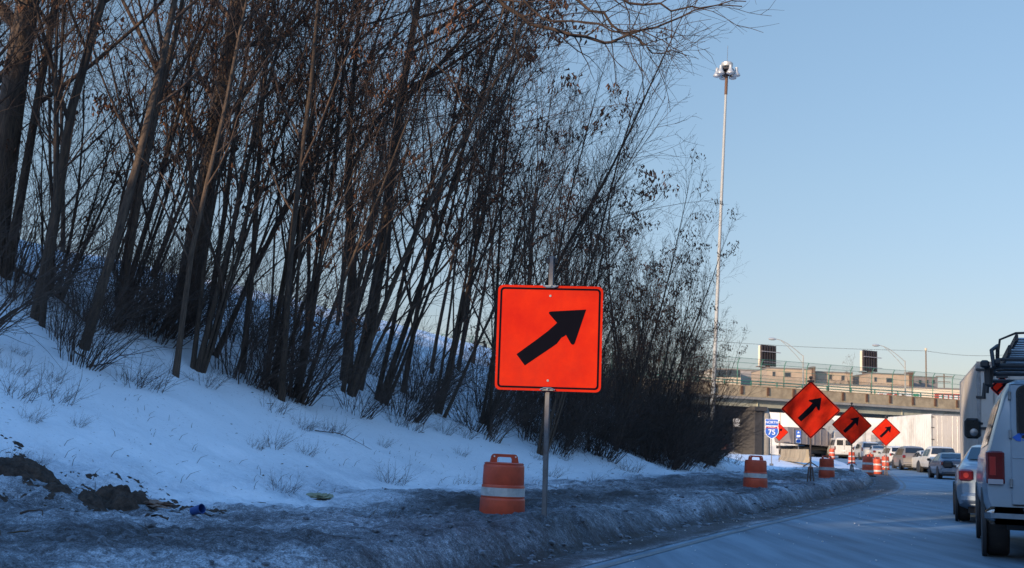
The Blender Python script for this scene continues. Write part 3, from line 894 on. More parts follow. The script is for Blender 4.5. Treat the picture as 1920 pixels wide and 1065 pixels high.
# shrubs out on the open snow, one by one
for (px, py, sc, lab) in [
    (30, 745, .45, 'wispy dry shrub at the left edge of the open snow'),
    (108, 755, .42, 'crooked forked twig shrub standing alone on the open snow'),
    (245, 722, .5, 'dark low shrub on the snow below the thick pale trunk'),
    (278, 728, .55, 'twiggy shrub with long shoots beside the dark low shrub'),
    (145, 800, .18, 'tiny tuft of dry stems alone on the open snow'),
    (385, 725, .5, 'spreading shrub on the snow edge left of the close pair of trunks'),
    (515, 775, .4, 'small dry shrub below the leaning clumps of trees'),
    (480, 845, .22, 'short dry weed on the snow midway down the bank'),
    (530, 925, .3, 'thin dry weed with upright stems at the foot of the bank'),
    (772, 805, .5, 'dry shrub at the snow edge above and left of the nearest barrel'),
    (830, 812, .45, 'dry shrub at the snow edge just above the nearest barrel'),
    (1180, 885, .5, 'dry shrub at the snow edge right of the square arrow sign'),
    (1372, 868, .7, 'low dark shrub spreading over the snow behind the second barrel')]:
    x, y, z = hit(px, py)
    put_brush(3, x, y, sc, lab, 'dry shrubs on the open snow')

k = 0; tries = 0
while k < 34 and tries < 900:
    tries += 1
    s_ = rnd.uniform(7, 50); t_ = rnd.uniform(4.5, 9.0)
    e, n = edge(s_); p = e + n * t_
    if p[1] < 10 or abs(p[0]) > p[1] * .45 or project(p[0], p[1], 1)[0] > 1360: continue
    put_brush(3, float(p[0]), float(p[1]), rnd.uniform(.16, .42), 'small dry weed standing in the open snow below the thicket', 'small weeds on the open snow', name='dry_weed', cat='weed')
    k += 1

# dead grass poking through the snow: nobody could count it
rs = np.random.RandomState(5)
A = []; Ar = []
for k in range(5200):
    s_ = rs.uniform(6, 60); t_ = rs.uniform(2.0, 12.5)
    if vnoise(np.array([s_ * .6]), np.array([t_ * .8]))[0] < .02 + .08 * rs.rand(): continue
    A.append((s_, t_))
A = np.array(A)
e, n = edge(A[:, 0]); XY = e + n * A[:, 1:2]
h = hgt_st(A[:, 0], A[:, 1], XY[:, 0], XY[:, 1])
P = []; RR = []
for k in range(len(XY)):
    L = .03 + .12 * rs.rand() ** 2.5
    d = rs.randn(2) * .6 + np.array([.35, 0])
    p = np.array([XY[k, 0], XY[k, 1], h[k] - .02])
    P.append([p, p + np.array([d[0] * L * .4, d[1] * L * .4, L * .7]), p + np.array([d[0] * L * 1.1, d[1] * L * 1.1, L])])
    RR.append([.004, .003, .0012])
me = tubes_mesh('dead_grass', [(np.array(P), np.array(RR), 3, 0)], [M['grass']])
o = bpy.data.objects.new('dead_grass', me); COL.objects.link(o)
tag(o, 'dry grass blades poking through the snow of the bank', 'grass', kind='stuff')
# leaf and twig litter lying on the snow
P = []; RR = []
for k in range(380):
    s_ = rs.uniform(8, 55); t_ = rs.uniform(2.6, 11)
    e, n = edge(s_); p = e + n * t_
    z = float(hgt_st(np.array([s_]), np.array([t_]), p[:1], p[1:])[0]) + .006
    L = .03 + .16 * rs.rand() ** 3; a = rs.rand() * 6.28
    q = np.array([p[0], p[1], z]); dd = np.array([math.cos(a) * L, math.sin(a) * L, .25 * L * rs.randn() * .3])
    P.append([q - dd / 2, q + np.array([0, 0, .004]), q + dd / 2]); RR.append([.003, .005 + .008 * rs.rand() ** 2, .002])
me = tubes_mesh('leaf_litter', [(np.array(P), np.array(RR), 4, 0)], [M['grass']])
o = bpy.data.objects.new('leaf_litter', me); COL.objects.link(o)
tag(o, 'scattered dead leaves and twigs lying on the snow', 'leaf litter', kind='stuff')

# bare earth dug out of the snow at the left, and rubbish on the verge
def lump(name, pts, label, cat, mt, amp=.10, seed=1):
    """pts: (px, py, radius, height) blobs merged into one irregular mound"""
    rs = np.random.RandomState(seed)
    C_ = [(*hit(a, b)[:2], r_, h_) for a, b, r_, h_ in pts]
    xs = np.array([c[0] for c in C_]); ys = np.array([c[1] for c in C_])
    X, Y = np.meshgrid(np.arange(xs.min() - .9, xs.max() + .9, .02), np.arange(ys.min() - .9, ys.max() + .9, .02), indexing='ij')
    s_, t_ = st(X, Y); base = hgt_st(s_, t_, X, Y)
    f = np.zeros_like(X)
    for (cx, cy, r_, h_) in C_:
        f = np.maximum(f, h_ * (1 - ((X - cx) ** 2 + (Y - cy) ** 2) / r_ ** 2))
    inside = np.clip(f / .05 + .8, 0, 1)
    f = f + inside * (.7 * amp * fbm(X * 4, Y * 4, 3) + .5 * amp * fbm(X * 15, Y * 15, 4, .7)) - .02 * (1 - inside)
    Z = base - .012 + np.clip(f, -.05, 1)
    return tag(grid_mesh(name, X, Y, Z, mt), label, cat)
lump('soil_mound', [(18, 884, .20, .13), (50, 893, .24, .17), (85, 905, .20, .12), (116, 921, .15, .08)], 'larger heap of dark bare soil on the snow at the left edge', 'soil', M['soil'], seed=3)
lump('soil_mound', [(170, 940, .17, .10), (197, 944, .18, .11), (227, 950, .20, .13), (255, 946, .16, .12)], 'smaller ragged heap of dark soil, right of the larger heap', 'soil', M['soil'], seed=4)
# broken crusts of ploughed slush lying along the ridge
rs = np.random.RandomState(21)
def icos():
    bm = bmesh.new(); bmesh.ops.create_icosphere(bm, subdivisions=1, radius=1)
    v = [v_.co.copy() for v_ in bm.verts]; f = [[q.index for q in p.verts] for p in bm.faces]; bm.free(); return np.array(v), f
iv, if_ = icos()
mb = MB()
for k in range(1500):
    s_ = 8 + 55 * rs.rand() ** 1.5; t_ = float(foot_t(np.array([s_]))[0]) + (.10 * rs.randn() if k % 2 else .2 + 2.2 * rs.rand() ** 1.4)
    e, n = edge(s_); p = e + n * t_
    z = float(hgt_st(np.array([s_]), np.array([t_]), p[:1], p[1:])[0]) if t_ > foot_t(np.array([s_]))[0] else float(zbase(p[1]))
    r_ = .010 + .030 * rs.rand() ** 3
    w = iv * (1 + .16 * rs.randn(len(iv), 1)) * np.array([r_ * (1 + rs.rand()), r_ * (1 + rs.rand()), r_ * .8])
    mb.add([(p[0] + q[0], p[1] + q[1], z + q[2] + r_ * .2) for q in w], if_)
tag(mb.build('slush_chunks', M['chunk'], None), 'broken lumps of frozen dirty slush along the ploughed ridge', 'slush', kind='stuff')
for (px, py, sc) in ((20, 868, .16), (62, 872, .14), (75, 878, .12), (225, 938, .10)):
    x, y, z = hit(px, py)
    put_brush(3, x, y, sc, 'small tuft of dead stems growing on top of the bare soil heaps', 'stem tufts on the soil', name='dry_weed', cat='weed')
def cup():
    x, y, z = hit(360, 972)
    b = MB().lathe([(.038, 0), (.046, .12), (.047, .122), (.042, .12), (.035, .01)], n=16)
    o = b.build('cup', M['bluecup'], None, 40, loc=(x, y, z + .04), rot=(R(75), 0, R(60)))
    tag(o, 'blue plastic cup lying on the dirty snow right of the soil heaps', 'cup')
cup()
def crumple(name, px, py, sx, sy, sz, mt, label, cat, seed):
    rs = np.random.RandomState(seed)
    x, y, z = hit(px, py)
    bm = bmesh.new(); bmesh.ops.create_icosphere(bm, subdivisions=4, radius=1)
    for v_ in bm.verts:
        c = v_.co
        k = 1 + .85 * float(fbm(np.array([c.x * 1.6 + 5]), np.array([c.y * 1.6 + c.z * 2.3 + seed]), 4, .7)[0])
        v_.co = Vector((c.x * sx * k, c.y * sy * k, max(c.z, -.3) * sz * k))
    me = bpy.data.meshes.new(name); bm.to_mesh(me); bm.free(); me.materials.append(mt)
    o = bpy.data.objects.new(name, me); COL.objects.link(o); o.location = (x, y, z + sz * .25); o.rotation_euler = (0, 0, seed)
    tag(o, label, cat)
crumple('plastic_bag', 601, 938, .13, .09, .05, M['bag'], 'crumpled pale yellow plastic bag at the foot of the snow bank', 'bag', 3)
crumple('cardboard_scrap', 285, 952, .20, .10, .05, M['card'], 'sodden brown cardboard scrap at the right end of the soil heaps', 'scrap', 6)
def fallen(px, py, px2, py2, r_, label):
    a = hit(px, py); b_ = hit(px2, py2)
    pts = []
    for k in range(7):
        u = k / 6
        x = a[0] * (1 - u) + b_[0] * u; y = a[1] * (1 - u) + b_[1] * u
        pts.append((x + rnd.uniform(-.03, .03), y, gz(x, y) + .02 + .05 * math.sin(u * 3.1)))
    mb = MB().tube(pts, [r_ * (1 - .7 * k / 6) for k in range(7)], 6)
    for k in (2, 3, 4, 5) if r_ != .012 else ():
        p = Vector(pts[k]); mb.tube([p, p + Vector((rnd.uniform(-.2, .3), .1, rnd.uniform(.05, .22)))], [r_ * .4, r_ * .15], 5)
    tag(mb.build('fallen_branch', M['brush'], None, 60), label, 'branch')
fallen(0, 490, 175, 622, .035, 'long dark branch fallen down the snow slope at the left edge')
fallen(140, 665, 180, 692, .012, 'short stick lying on the snow beside the lowest thin trunk')
fallen(160, 692, 235, 684, .012, 'thin bent stick lying on the open snow below the short stick')
fallen(590, 812, 700, 846, .010, 'thin fallen twig lying slantwise on the middle of the snow bank')
fallen(40, 968, 80, 974, .012, 'short dark stick on the dirty snow below the larger soil heap')

# ------------------------------------------------------------------ signs
ARROW_SQ = [(-.304, -.161), (-.222, -.265), (.03, -.085), (.075, -.05), (.115, .005), (.150, .026), (.158, .035), (.197, -.030), (.212, -.052), (.225, -.058), (.238, -.052), (.246, -.035), (.343, .279), (.02, .254), (-.004, .250), (-.010, .240), (-.004, .228), (.071, .146), (.05, .125), (-.02, .06), (-.12, -.02)]
ARROW_DI = [(-.44, -.30), (-.32, -.42), (.05, -.065), (.18, .105), (.235, .00), (.27, -.03), (.30, -.01), (.36, .42), (-.05, .33), (-.075, .30), (-.06, .28), (.06, .225), (-.06, .085)]
CURVY = [(-.38, -.40), (-.28, -.50), (.02, -.18), (.02, .02), (.15, .16), (.24, .06), (.36, .42), (0, .32), (.08, .25), (-.10, .08), (-.10, -.10)]

def square_sign(px, py, D, label):
    x, y, _ = gd(px, py, D); z = gz(x, y)
    zc = 2.41 - z
    g = empty('road_sign', (x, y, z), R(-6), label, 'road sign', ry=R(-.1))
    S = 1.225
    MB().prism(rrect(S, S, .06), -.002, .002).build('panel', M['fluo'], g, None, loc=(0, -.045, zc))
    o_ = rrect(S - .055, S - .055, .045); i_ = rrect(S - .098, S - .098, .028)
    MB().ring(o_, i_, -.0015, .0015).build('border', M['signblack'], g, None, loc=(0, -.049, zc))
    MB().prism([(p[0] * S, p[1] * S) for p in ARROW_SQ], -.0015, .0015).build('arrow', M['signblack'], g, None, loc=(0, -.049, zc))
    # perforated U channel post
    p = MB(); H0, H1 = -.5, 3.38 - z
    for (cx, cy, sx, sy) in ((0, .0, .026, .006), (-.016, .014, .006, .034), (.016, .014, .006, .034), (-.024, .03, .014, .006), (.024, .03, .014, .006)):
        p.box((cx, cy, (H0 + H1) / 2), (sx, sy, H1 - H0))
    p.build('post', M['post'], g)
    for (nm, zz) in (('clamp', zc + S / 2 - .005), ('clamp', zc - S / 2 + .012)):
        c = MB()
        c.tube([(-.085, -.062, zz), (-.04, -.07, zz - .018 if zz > zc else zz + .02), (.04, -.07, zz - .018 if zz > zc else zz + .02), (.085, -.062, zz)], .009, 6)
        c.box((0, -.055, zz), (.14, .012, .018), bev=.003)
        c.cyl((0, -.085, zz + (.012 if zz < zc else 0)), (0, 0, zz + (.012 if zz < zc else 0)), .011, n=8)
        c.build(nm, M['steel'], g, 40)
    for sz in (-1, 1):
        MB().cyl((0, -.052, sz * (S / 2 - .12) + zc), (0, -.040, sz * (S / 2 - .12) + zc), .014, n=8).build('bolt', M['steel'], g)
    c = MB().box((0, .05, H1 - .05), (.13, .05, .07), bev=.01).box((0, .05, H1 - .10), (.07, .04, .05), bev=.01)
    c.build('post_bracket', M['plastic'], g)
    return g
square_sign(1020, 962, 13.6, 'square orange arrow sign on a single post behind the slush, beside the nearest barrel')

def diamond_sign(px, py, D, label, half=.862, arrow=ARROW_DI, legs=True, lean=0, back=False, zc_abs=None, name='road_sign', yaw=-12, group='diamond arrow signs along the ramp'):
    c = gd(px, py, D); x, y = c[0], c[1]; z = gz(x, y)
    zc = c[2] - z
    g = empty(name, (x, y, z), R(yaw), label, 'road sign', group, ry=R(lean))
    S = half * math.sqrt(2)
    sq = rotp(rrect(S, S, .05), 45)
    MB().prism(sq, -.002, .002).build('panel', M['alu'] if back else M['fluo'], g, None, loc=(0, -.04, zc))
    if not back:
        MB().ring(rotp(rrect(S - .02, S - .02, .045), 45), rotp(rrect(S - .075, S - .075, .03), 45), -.0015, .0015).build('border', M['signblack'], g, None, loc=(0, -.044, zc))
        MB().prism([(p[0] * half, p[1] * half) for p in arrow], -.0015, .0015).build('arrow', M['signblack'], g, None, loc=(0, -.044, zc))
    zt = zc + half + .10
    MB().cyl((0, 0, -.1), (0, 0, zt), .028, n=8).build('post', M['rustpost'], g, 40)
    MB().box((0, -.03, zc + half - .02), (.20, .05, .06), bev=.01).box((0, -.02, zc + half + .09), (.10, .08, .08), bev=.02).build('clamp', M['plastic'], g)
    if legs:
        MB().box((0, 0, .42), (.12, .10, .06), bev=.01).tube([(-.21, 0, .44), (0, 0, .58), (.21, 0, .44)], .022, 6).build('stand_bracket', M['rustpost'], g)
        for (sx, sy) in ((-1, -1), (1, -1), (-1, 1), (1, 1)):
            MB().tube([(sx * .05, sy * .04, .42), (sx * .09, sy * .07, .0), (sx * .10, sy * .08, -.12)], .022, 6).build('leg', M['rustpost'], g, 40)
    return g
diamond_sign(1520, 768, 35, 'largest orange diamond arrow sign, on a post between the second and third barrels')
diamond_sign(1597, 797, 52, 'middle sized orange diamond arrow sign, between the largest and smallest diamonds')
diamond_sign(1661, 810, 72, 'smallest of the orange diamond signs with a straight arrow, above the cluster of sunlit barrels')
diamond_sign(1461, 810, 92, 'far orange diamond sign with a winding arrow, half hidden by the blue route shield', .70, CURVY, False, group=None)
diamond_sign(1879, 727, 21.5, 'orange diamond sign mostly hidden between the box truck and the van roof', .22, ARROW_DI, False, group=None, yaw=-20)
diamond_sign(1557, 798, 112, 'grey unpainted back of a diamond sign between the two larger orange diamonds', .8, back=True, legs=False, group=None)

def route_shield():
    c = gd(1447, 800, 70); x, y = c[0], c[1]; z = gz(x, y)
    g = empty('route_sign', (x, y, z), R(-10), 'blue and red route 75 shield under a blue NORTH plate, before the bridge pier', 'road sign')
    zc = gd(1447, 792, 70)[2] - z
    k = .0318                                    # metres per pixel at this distance
    w = 24 * k
    MB().prism(rrect(w, 12.5 * k, .04), -.002, .002).build('direction_plate', M['whitesign'], g, None, loc=(0, -.045, zc))
    MB().prism(rrect(w - .04, 12.5 * k - .04, .03), -.001, .001).build('plate_face', M['bluesign'], g, None, loc=(0, -.049, zc))
    text_mesh('NORTH', .215, g, M['whitesign'], (0, -.054, zc), 'lettering')
    zs = gd(1447, 809.5, 70)[2] - z
    def shield(s_):
        pts = []
        for a in range(13):
            u = a / 12; pts.append((-.5 + u, .42 + .05 * math.sin(math.pi * u * 2) ** 2))
        rgt = [(.50, .30), (.53, .12), (.52, -.05), (.44, -.24), (.28, -.40), (.08, -.52), (0, -.56)]
        pts = pts[::-1]
        left = [(-p[0], p[1]) for p in rgt[:-1]]
        pts = list(reversed([(p[0], p[1]) for p in rgt])) + pts + left
        return [(p[0] * s_, p[1] * s_) for p in pts]
    MB().prism(shield(.76), -.002, .002).build('shield_edge', M['whitesign'], g, None, loc=(0, -.045, zs))
    sh = shield(.70)
    top = [p for p in sh if p[1] > .12]
    MB().prism([p for p in sh if p[1] <= .22], -.001, .001).build('shield_face', M['bluesign'], g, None, loc=(0, -.049, zs))
    MB().prism(rrect(.66, .10, .02), -.001, .001).build('red_band', M['shieldred'], g, None, loc=(0, -.050, zs + .255))
    text_mesh('INTERSTATE', .075, g, M['whitesign'], (0, -.055, zs + .255), 'lettering')
    text_mesh('75', .44, g, M['whitesign'], (0, -.054, zs - .04), 'lettering')
    MB().box((.0, .0, (zc) / 2), (.05, .04, zc + .5)).build('post', M['post'], g)
    MB().box((0, 0, .12), (.22, .18, .16), bev=.03).build('post_base', M['post'], g)
route_shield()
def blue_panel():
    c = gd(1497, 818, 95); x, y = c[0], c[1]; z = gz(x, y)
    g = empty('route_sign', (x, y, z), R(-10), 'narrow stack of blue and white plates on a post left of the largest diamond sign', 'road sign')
    zc = c[2] - z
    MB().prism(rrect(.38, .62, .03), -.002, .002).build('upper_plate', M['bluesign'], g, None, loc=(0, -.04, zc + .15))
    MB().prism([(-.10, .10), (.10, .10), (0, .26)], -.001, .001).build('white_mark', M['whitesign'], g, None, loc=(0, -.045, zc + .15))
    MB().prism([(-.13, -.22), (.13, -.22), (.13, -.06), (-.13, -.06)], -.001, .001).build('white_mark', M['whitesign'], g, None, loc=(0, -.045, zc + .15))
    MB().prism(rrect(.38, .34, .03), -.002, .002).build('lower_plate', M['whitesign'], g, None, loc=(0, -.04, zc - .38))
    MB().prism(rrect(.30, .24, .03), -.001, .001).build('plate_face', M['bluesign'], g, None, loc=(0, -.045, zc - .38))
    MB().cyl((0, 0, -.2), (0, 0, zc + .4), .035, n=8).build('post', M['post'], g, 40)
blue_panel()
def left_sign():
    c = gd(1376, 792, 112); x, y = c[0], c[1]; z = gz(x, y)
    g = empty('road_sign', (x, y, z), R(-25), 'small white rectangular sign beside a black diamond plate, left of the bridge pier', 'road sign')
    zc = c[2] - z
    MB().prism(rrect(.62, .78, .04), -.003, .003).build('white_plate', M['whitesign'], g, None, loc=(.26, -.04, zc - .03))
    for k in range(3):
        MB().box((0, 0, 0), (.40, .003, .06)).build('text_bar', M['lilac'], g, None, loc=(.26, -.046, zc - .2 + k * .18))
    MB().prism(rotp(rrect(.62, .62, .03), 45), -.003, .003).build('black_diamond', M['signblack'], g, None, loc=(-.14, -.01, zc))
    MB().cyl((0, .02, -.2), (0, .02, zc + .4), .035, n=8).build('post', M['post'], g, 40)
left_sign()

# ------------------------------------------------------------------ traffic barrels
def barrel_proto():
    g = empty('traffic_barrel')
    def rad(z):
        return .292 - .035 * z
    prof = [(.02, .0), (.285, .0)]
    z = 0
    for (a, b, step) in ((0, .31, 0), (.31, .53, 1), (.53, .69, 2), (.69, .93, 3)):
        r_ = .292 - .012 * step
        prof += [(r_, a + .012), (r_ - .004, b - .03), (r_ - .006, b - .012), (r_ - .016, b)]
    prof += [(.245, .945), (.225, .955), (.02, .957)]
    MB().lathe(prof, n=40).build('body', M['orange'], g, 50)
    for (a, b, step) in ((.165, .285, 0), (.55, .672, 2)):
        r_ = .292 - .012 * step + .003
        MB().lathe([(r_ - .01, a), (r_, a + .002), (r_ - .002, b - .02), (r_ - .012, b - .018)], n=40).build('white_band', M['white_sheet'], g, 50)
    h = MB()
    out = [(-.185, .94), (-.165, 1.03), (-.15, 1.05), (-.13, 1.058), (.13, 1.058), (.15, 1.05), (.165, 1.03), (.185, .94)]
    inn = [(-.10, .955), (-.10, 1.0), (-.09, 1.018), (-.07, 1.022), (.07, 1.022), (.09, 1.018), (.10, 1.0), (.10, .955)]
    h.ring(out, inn, -.022, .022)
    h.build('handle', M['orange'], g)
    MB().cyl((-.138, -.027, 1.028), (-.138, .027, 1.028), .011, n=8).cyl((.138, -.027, 1.028), (.138, .027, 1.028), .011, n=8).build('bolt', M['whitesign'], g)
    MB().lathe([(.02, -.05), (.40, -.05), (.42, -.02), (.40, .02), (.30, .03), (.29, .0)], n=32).build('base', M['rubber'], g, 40)
    return g
bp = barrel_proto()
first = True
for (px, ptop, D, rz, tilt, lab, sc) in [
    (944, 868, 14.6, 18, .6, 'nearest orange barrel, sunk in slush left of the square arrow sign post', 1.0),
    (1416, 863, 27.5, 10, .8, 'second nearest barrel with one clear white band, right of the thicket', 1.0),
    (1550, 860, 42, -10, 0, 'barrel between the largest and middle diamond sign posts', 1.0),
    (1627, 856, 60, 30, 0, 'dark shaded barrel just right of the middle diamond sign post, at the ridge end', 1.0),
    (1645, 855, 73, 15, 0, 'sunlit barrel below the smallest diamond sign, left one of the pair', 1.0),
    (1660, 853, 84, 40, 0, 'sunlit barrel below the smallest diamond sign, right one of the pair', 1.0),
    (1560, 846, 112, 0, 0, 'far small barrel by the rear of the white van', 1.0),
    (1597, 849, 98, 60, 0, 'far sunlit barrel behind the middle diamond sign post', 1.0),
    (1632, 853, 92, 60, 0, 'far sunlit barrel whose top shows over the dark shaded barrel', 1.0)]:
    c = gd(px, ptop, D)
    o = bp if first else copy_tree(bp); first = False
    o.location = (c[0], c[1], max(c[2] - .95 * sc, gz(c[0], c[1]) - .55)) if D < 70 else (c[0], c[1], gz(c[0], c[1]))
    o.rotation_euler = (0, R(tilt), R(rz)); o.scale = (sc,) * 3
    tag(o, lab, 'traffic barrel', 'orange barrels along the ramp')

# ------------------------------------------------------------------ high mast light
def mast():
    c = gd(1335, 640, 92); x, y = c[0], c[1]; z = float(zbase(y))
    top = gd(1363, 128, 92)
    v_ = Vector(top) - Vector((x, y, z)); H = v_.length
    g = empty('high_mast_light', (x, y, z), 0, 'tall pale light pole with six lamps, rising out of the thicket end', 'street light')
    g.rotation_euler = v_.to_track_quat('Z', 'Y').to_euler()
    p = MB()
    ks = 12
    p.tube([(0, 0, H * k / ks) for k in range(ks + 1)], [.19 - .10 * k / ks for k in range(ks + 1)], 12)
    p.build('pole', M['pole'], g, 40)
    MB().tube([(0, 0, H * .93), (0, 0, H * .99)], .125, 12).build('pole_top', M['brown'], g, 40)
    MB().lathe([(.05, H + .10), (.45, H + .12), (.48, H + .2), (.48, H + .40), (.36, H + .52), (.1, H + .56)], n=24).build('head_cover', M['lampalu'], g, 40)
    MB().lathe([(.3, H - .25), (.55, H - .2), (.55, H - .08), (.3, H - .05)], n=20).lathe([(.2, H - .6), (.45, H - .55), (.45, H - .5), (.2, H - .45)], n=20).build('ring', M['darkboard'], g, 40)
    MB().cyl((0, 0, H + .5), (.0, 0, H + 1.9), .02, n=6).build('lightning_rod', M['steel'], g)
    for k in range(6):
        a = R(60 * k + 12)
        ux, uy = math.cos(a), math.sin(a)
        l = MB().tube([(ux * .3, uy * .3, H - .15), (ux * .74, uy * .74, H - .25)], .035, 6)
        l.lathe([(.02, H + .05), (.12, H + .03), (.14, H - .2), (.15, H - .3), (.27, H - .5), (.32, H - .62), (.31, H - .66), (.14, H - .74), (.02, H - .76)], c=(ux * .78, uy * .78, 0), n=16)
        l.build('lamp', M['lampalu'], g, 40)
mast()

# ------------------------------------------------------------------ bridge
B0 = np.array([23.82, 131.0]); BA = math.atan2(16, 32.9)
def bridge():
    g = empty('bridge', (B0[0], B0[1], 0), BA, 'beige concrete road bridge crossing above the traffic, green rails on its parapet', 'bridge')
    X0, X1 = -34.0, 46.0
    n = int((X1 - X0) / 3.67)
    W = 13.0
    MB().box(((X0 + X1) / 2, W / 2, 7.12), (X1 - X0, W, .30)).build('deck', M['concrete_grey'], g)
    for (y0, nm) in ((.0, 'parapet'), (W - .35, 'parapet')):
        mb = MB()
        for k in range(n):
            xa = X0 + k * 3.67
            mb.box((xa + 1.82, y0 + .16, 7.86), (3.60, .32, 1.17), bev=.02)
        mb.box(((X0 + X1) / 2, y0 + .17, 8.47), (X1 - X0, .42, .07))
        mb.box(((X0 + X1) / 2, y0 + .17, 7.30), (X1 - X0, .38, .10))
        mb.build(nm, M['concrete'], g)
    for k in range(n + 1):
        xa = X0 + k * 3.67 - .02
        MB().box((xa, -.06, 7.95), (.34, .12, .92), taper=.9).box((xa, -.09, 8.3), (.2, .1, .2)).build('rail_bracket', M['brown'], g)
    for y0 in (.9, 4.6, 8.3, 12.0):
        mb = MB()
        mb.box(((X0 + X1) / 2, y0, 6.90), (X1 - X0, .42, .14)).box(((X0 + X1) / 2, y0, 6.50), (X1 - X0, .05, .70)).box(((X0 + X1) / 2, y0, 6.17), (X1 - X0, .42, .06))
        for k in range(int((X1 - X0) / 7.3)):
            mb.box((X0 + 3 + k * 7.3, y0 - .10, 6.52), (.03, .16, .62))
        mb.build('girder', M['girder'], g)
    for (z_, r_) in ((8.72, .055), (9.02, .055)):
        MB().cyl((X0, .15, z_), (X1, .15, z_), r_, n=8).build('rail', M['green'], g)
    for k in range(n * 1):
        xa = X0 + k * 3.67 + 1.4
        MB().box((xa, .15, 8.75), (.10, .12, .56)).build('rail_post', M['green'], g)
    # pier: wall with a cap, and round columns in front
    px0 = 5.1
    MB().box((px0, 4.5, 3.1), (1.15, 9.0, 5.2), bev=.05).build('pier', M['shaded_concrete'], g)
    MB().box((px0 + .1, 6.0, 5.95), (1.8, 12.6, .50), bev=.04).build('pier_cap', M['shaded_concrete'], g)
    MB().cyl((px0 + 1.35, .6, -.2), (px0 + 1.35, .6, 5.2), .62, n=24).build('column', M['concrete_grey'], g, 40)
    MB().cyl((px0 + 1.35, .6, 5.2), (px0 + 1.35, .6, 6.1), .62, .35, n=24).build('column_head', M['concrete_grey'], g, 40)
    MB().box((X0 - 3, 6, 3.4), (7, 15, 7.2)).build('abutment', M['concrete'], g)
    MB().box((X1 + 2.8, 6, 3.4), (6, 15, 7.2)).build('abutment', M['concrete'], g)
    # tall curved-top fence on the near side, straight one on the far side
    f = empty('bridge_fence', (B0[0], B0[1], 8.5), BA, 'tall green chain link fence with curved tops along the near side of the bridge', 'fence')
    def prof(u): return [(.30, 0), (.30, 1.9), (.26, 2.35), (.12, 2.75), (-.12, 3.05)]
    xs = [X0 + k * 3.3 for k in range(int((X1 - X0) / 3.3) + 1)]
    for xa in xs:
        MB().tube([(xa, p[0], p[1]) for p in prof(0)], .045, 6).build('fence_post', M['green'], f)
    for (yy, zz) in ((.30, .9), (.30, 1.9), (.20, 2.55), (-.12, 3.05)):
        MB().cyl((xs[0], yy, zz), (xs[-1], yy, zz), .022, n=5).build('fence_rail', M['green'], f)
    pr = prof(0); mb = MB()
    for a, b in zip(pr[:-1], pr[1:]):
        mb.add([(xs[0], a[0] + .03, a[1]), (xs[-1], a[0] + .03, a[1]), (xs[-1], b[0] + .03, b[1]), (xs[0], b[0] + .03, b[1])], [(0, 1, 2, 3)])
    mb.build('fence_mesh', M['link'], f)
    f2 = empty('bridge_fence', (B0[0], B0[1], 8.5), BA, 'straight chain link fence with brown posts along the far side of the bridge', 'fence')
    xs2 = [X0 + 1.6 + k * 3.67 for k in range(n)]
    for k, xa in enumerate(xs2):
        MB().cyl((xa, W - .2, 0), (xa, W - .2, 2.3), .045, n=6).build('fence_post', M['brown'], f2)
    for zz in (.7, 1.5, 2.3):
        MB().cyl((xs2[0], W - .2, zz), (xs2[-1], W - .2, zz), .022, n=5).build('fence_rail', M['wire'], f2)
    MB().add([(xs2[0], W - .16, 0), (xs2[-1], W - .16, 0), (xs2[-1], W - .16, 2.3), (xs2[0], W - .16, 2.3)], [(0, 1, 2, 3)]).build('fence_mesh', M['link'], f2)
bridge()

def bridge_lamp(px, D, ptop, label):
    c = gd(px, ptop, D); x, y, zt = c
    z0 = 8.5
    g = empty('street_lamp', (x, y, z0), 0, label, 'street light', 'cobra head lamps on the bridge')
    H = zt - z0
    MB().tube([(0, 0, 0), (0, 0, H * .5), (0, 0, H + .1)], [.11, .09, .07], 8).build('pole', M['pole'], g, 40)
    a = [(0, 0, H), (-.9, -.0, H + .75), (-1.9, 0, H + 1.45), (-2.6, 0, H + 1.8), (-3.4, 0, H + 1.98)]
    b = [(0, 0, H - .9), (-.9, 0, H + .15), (-1.9, 0, H + 1.15), (-2.6, 0, H + 1.72)]
    MB().tube(a, .045, 6).tube(b, .035, 6).build('arm', M['pole'], g, 40)
    MB().lathe([(.02, -.55), (.11, -.5), (.17, -.2), (.15, .15), (.07, .35), (.03, .4)], c=(-3.6, 0, H + 1.93), axis='x', n=12).build('lamp_head', M['lampalu'], g, 40)
bridge_lamp(1506, 139, 668, 'street lamp on the bridge whose arm reaches over the left billboard')
bridge_lamp(1697, 148, 678, 'street lamp on the bridge whose arm reaches over the right billboard')

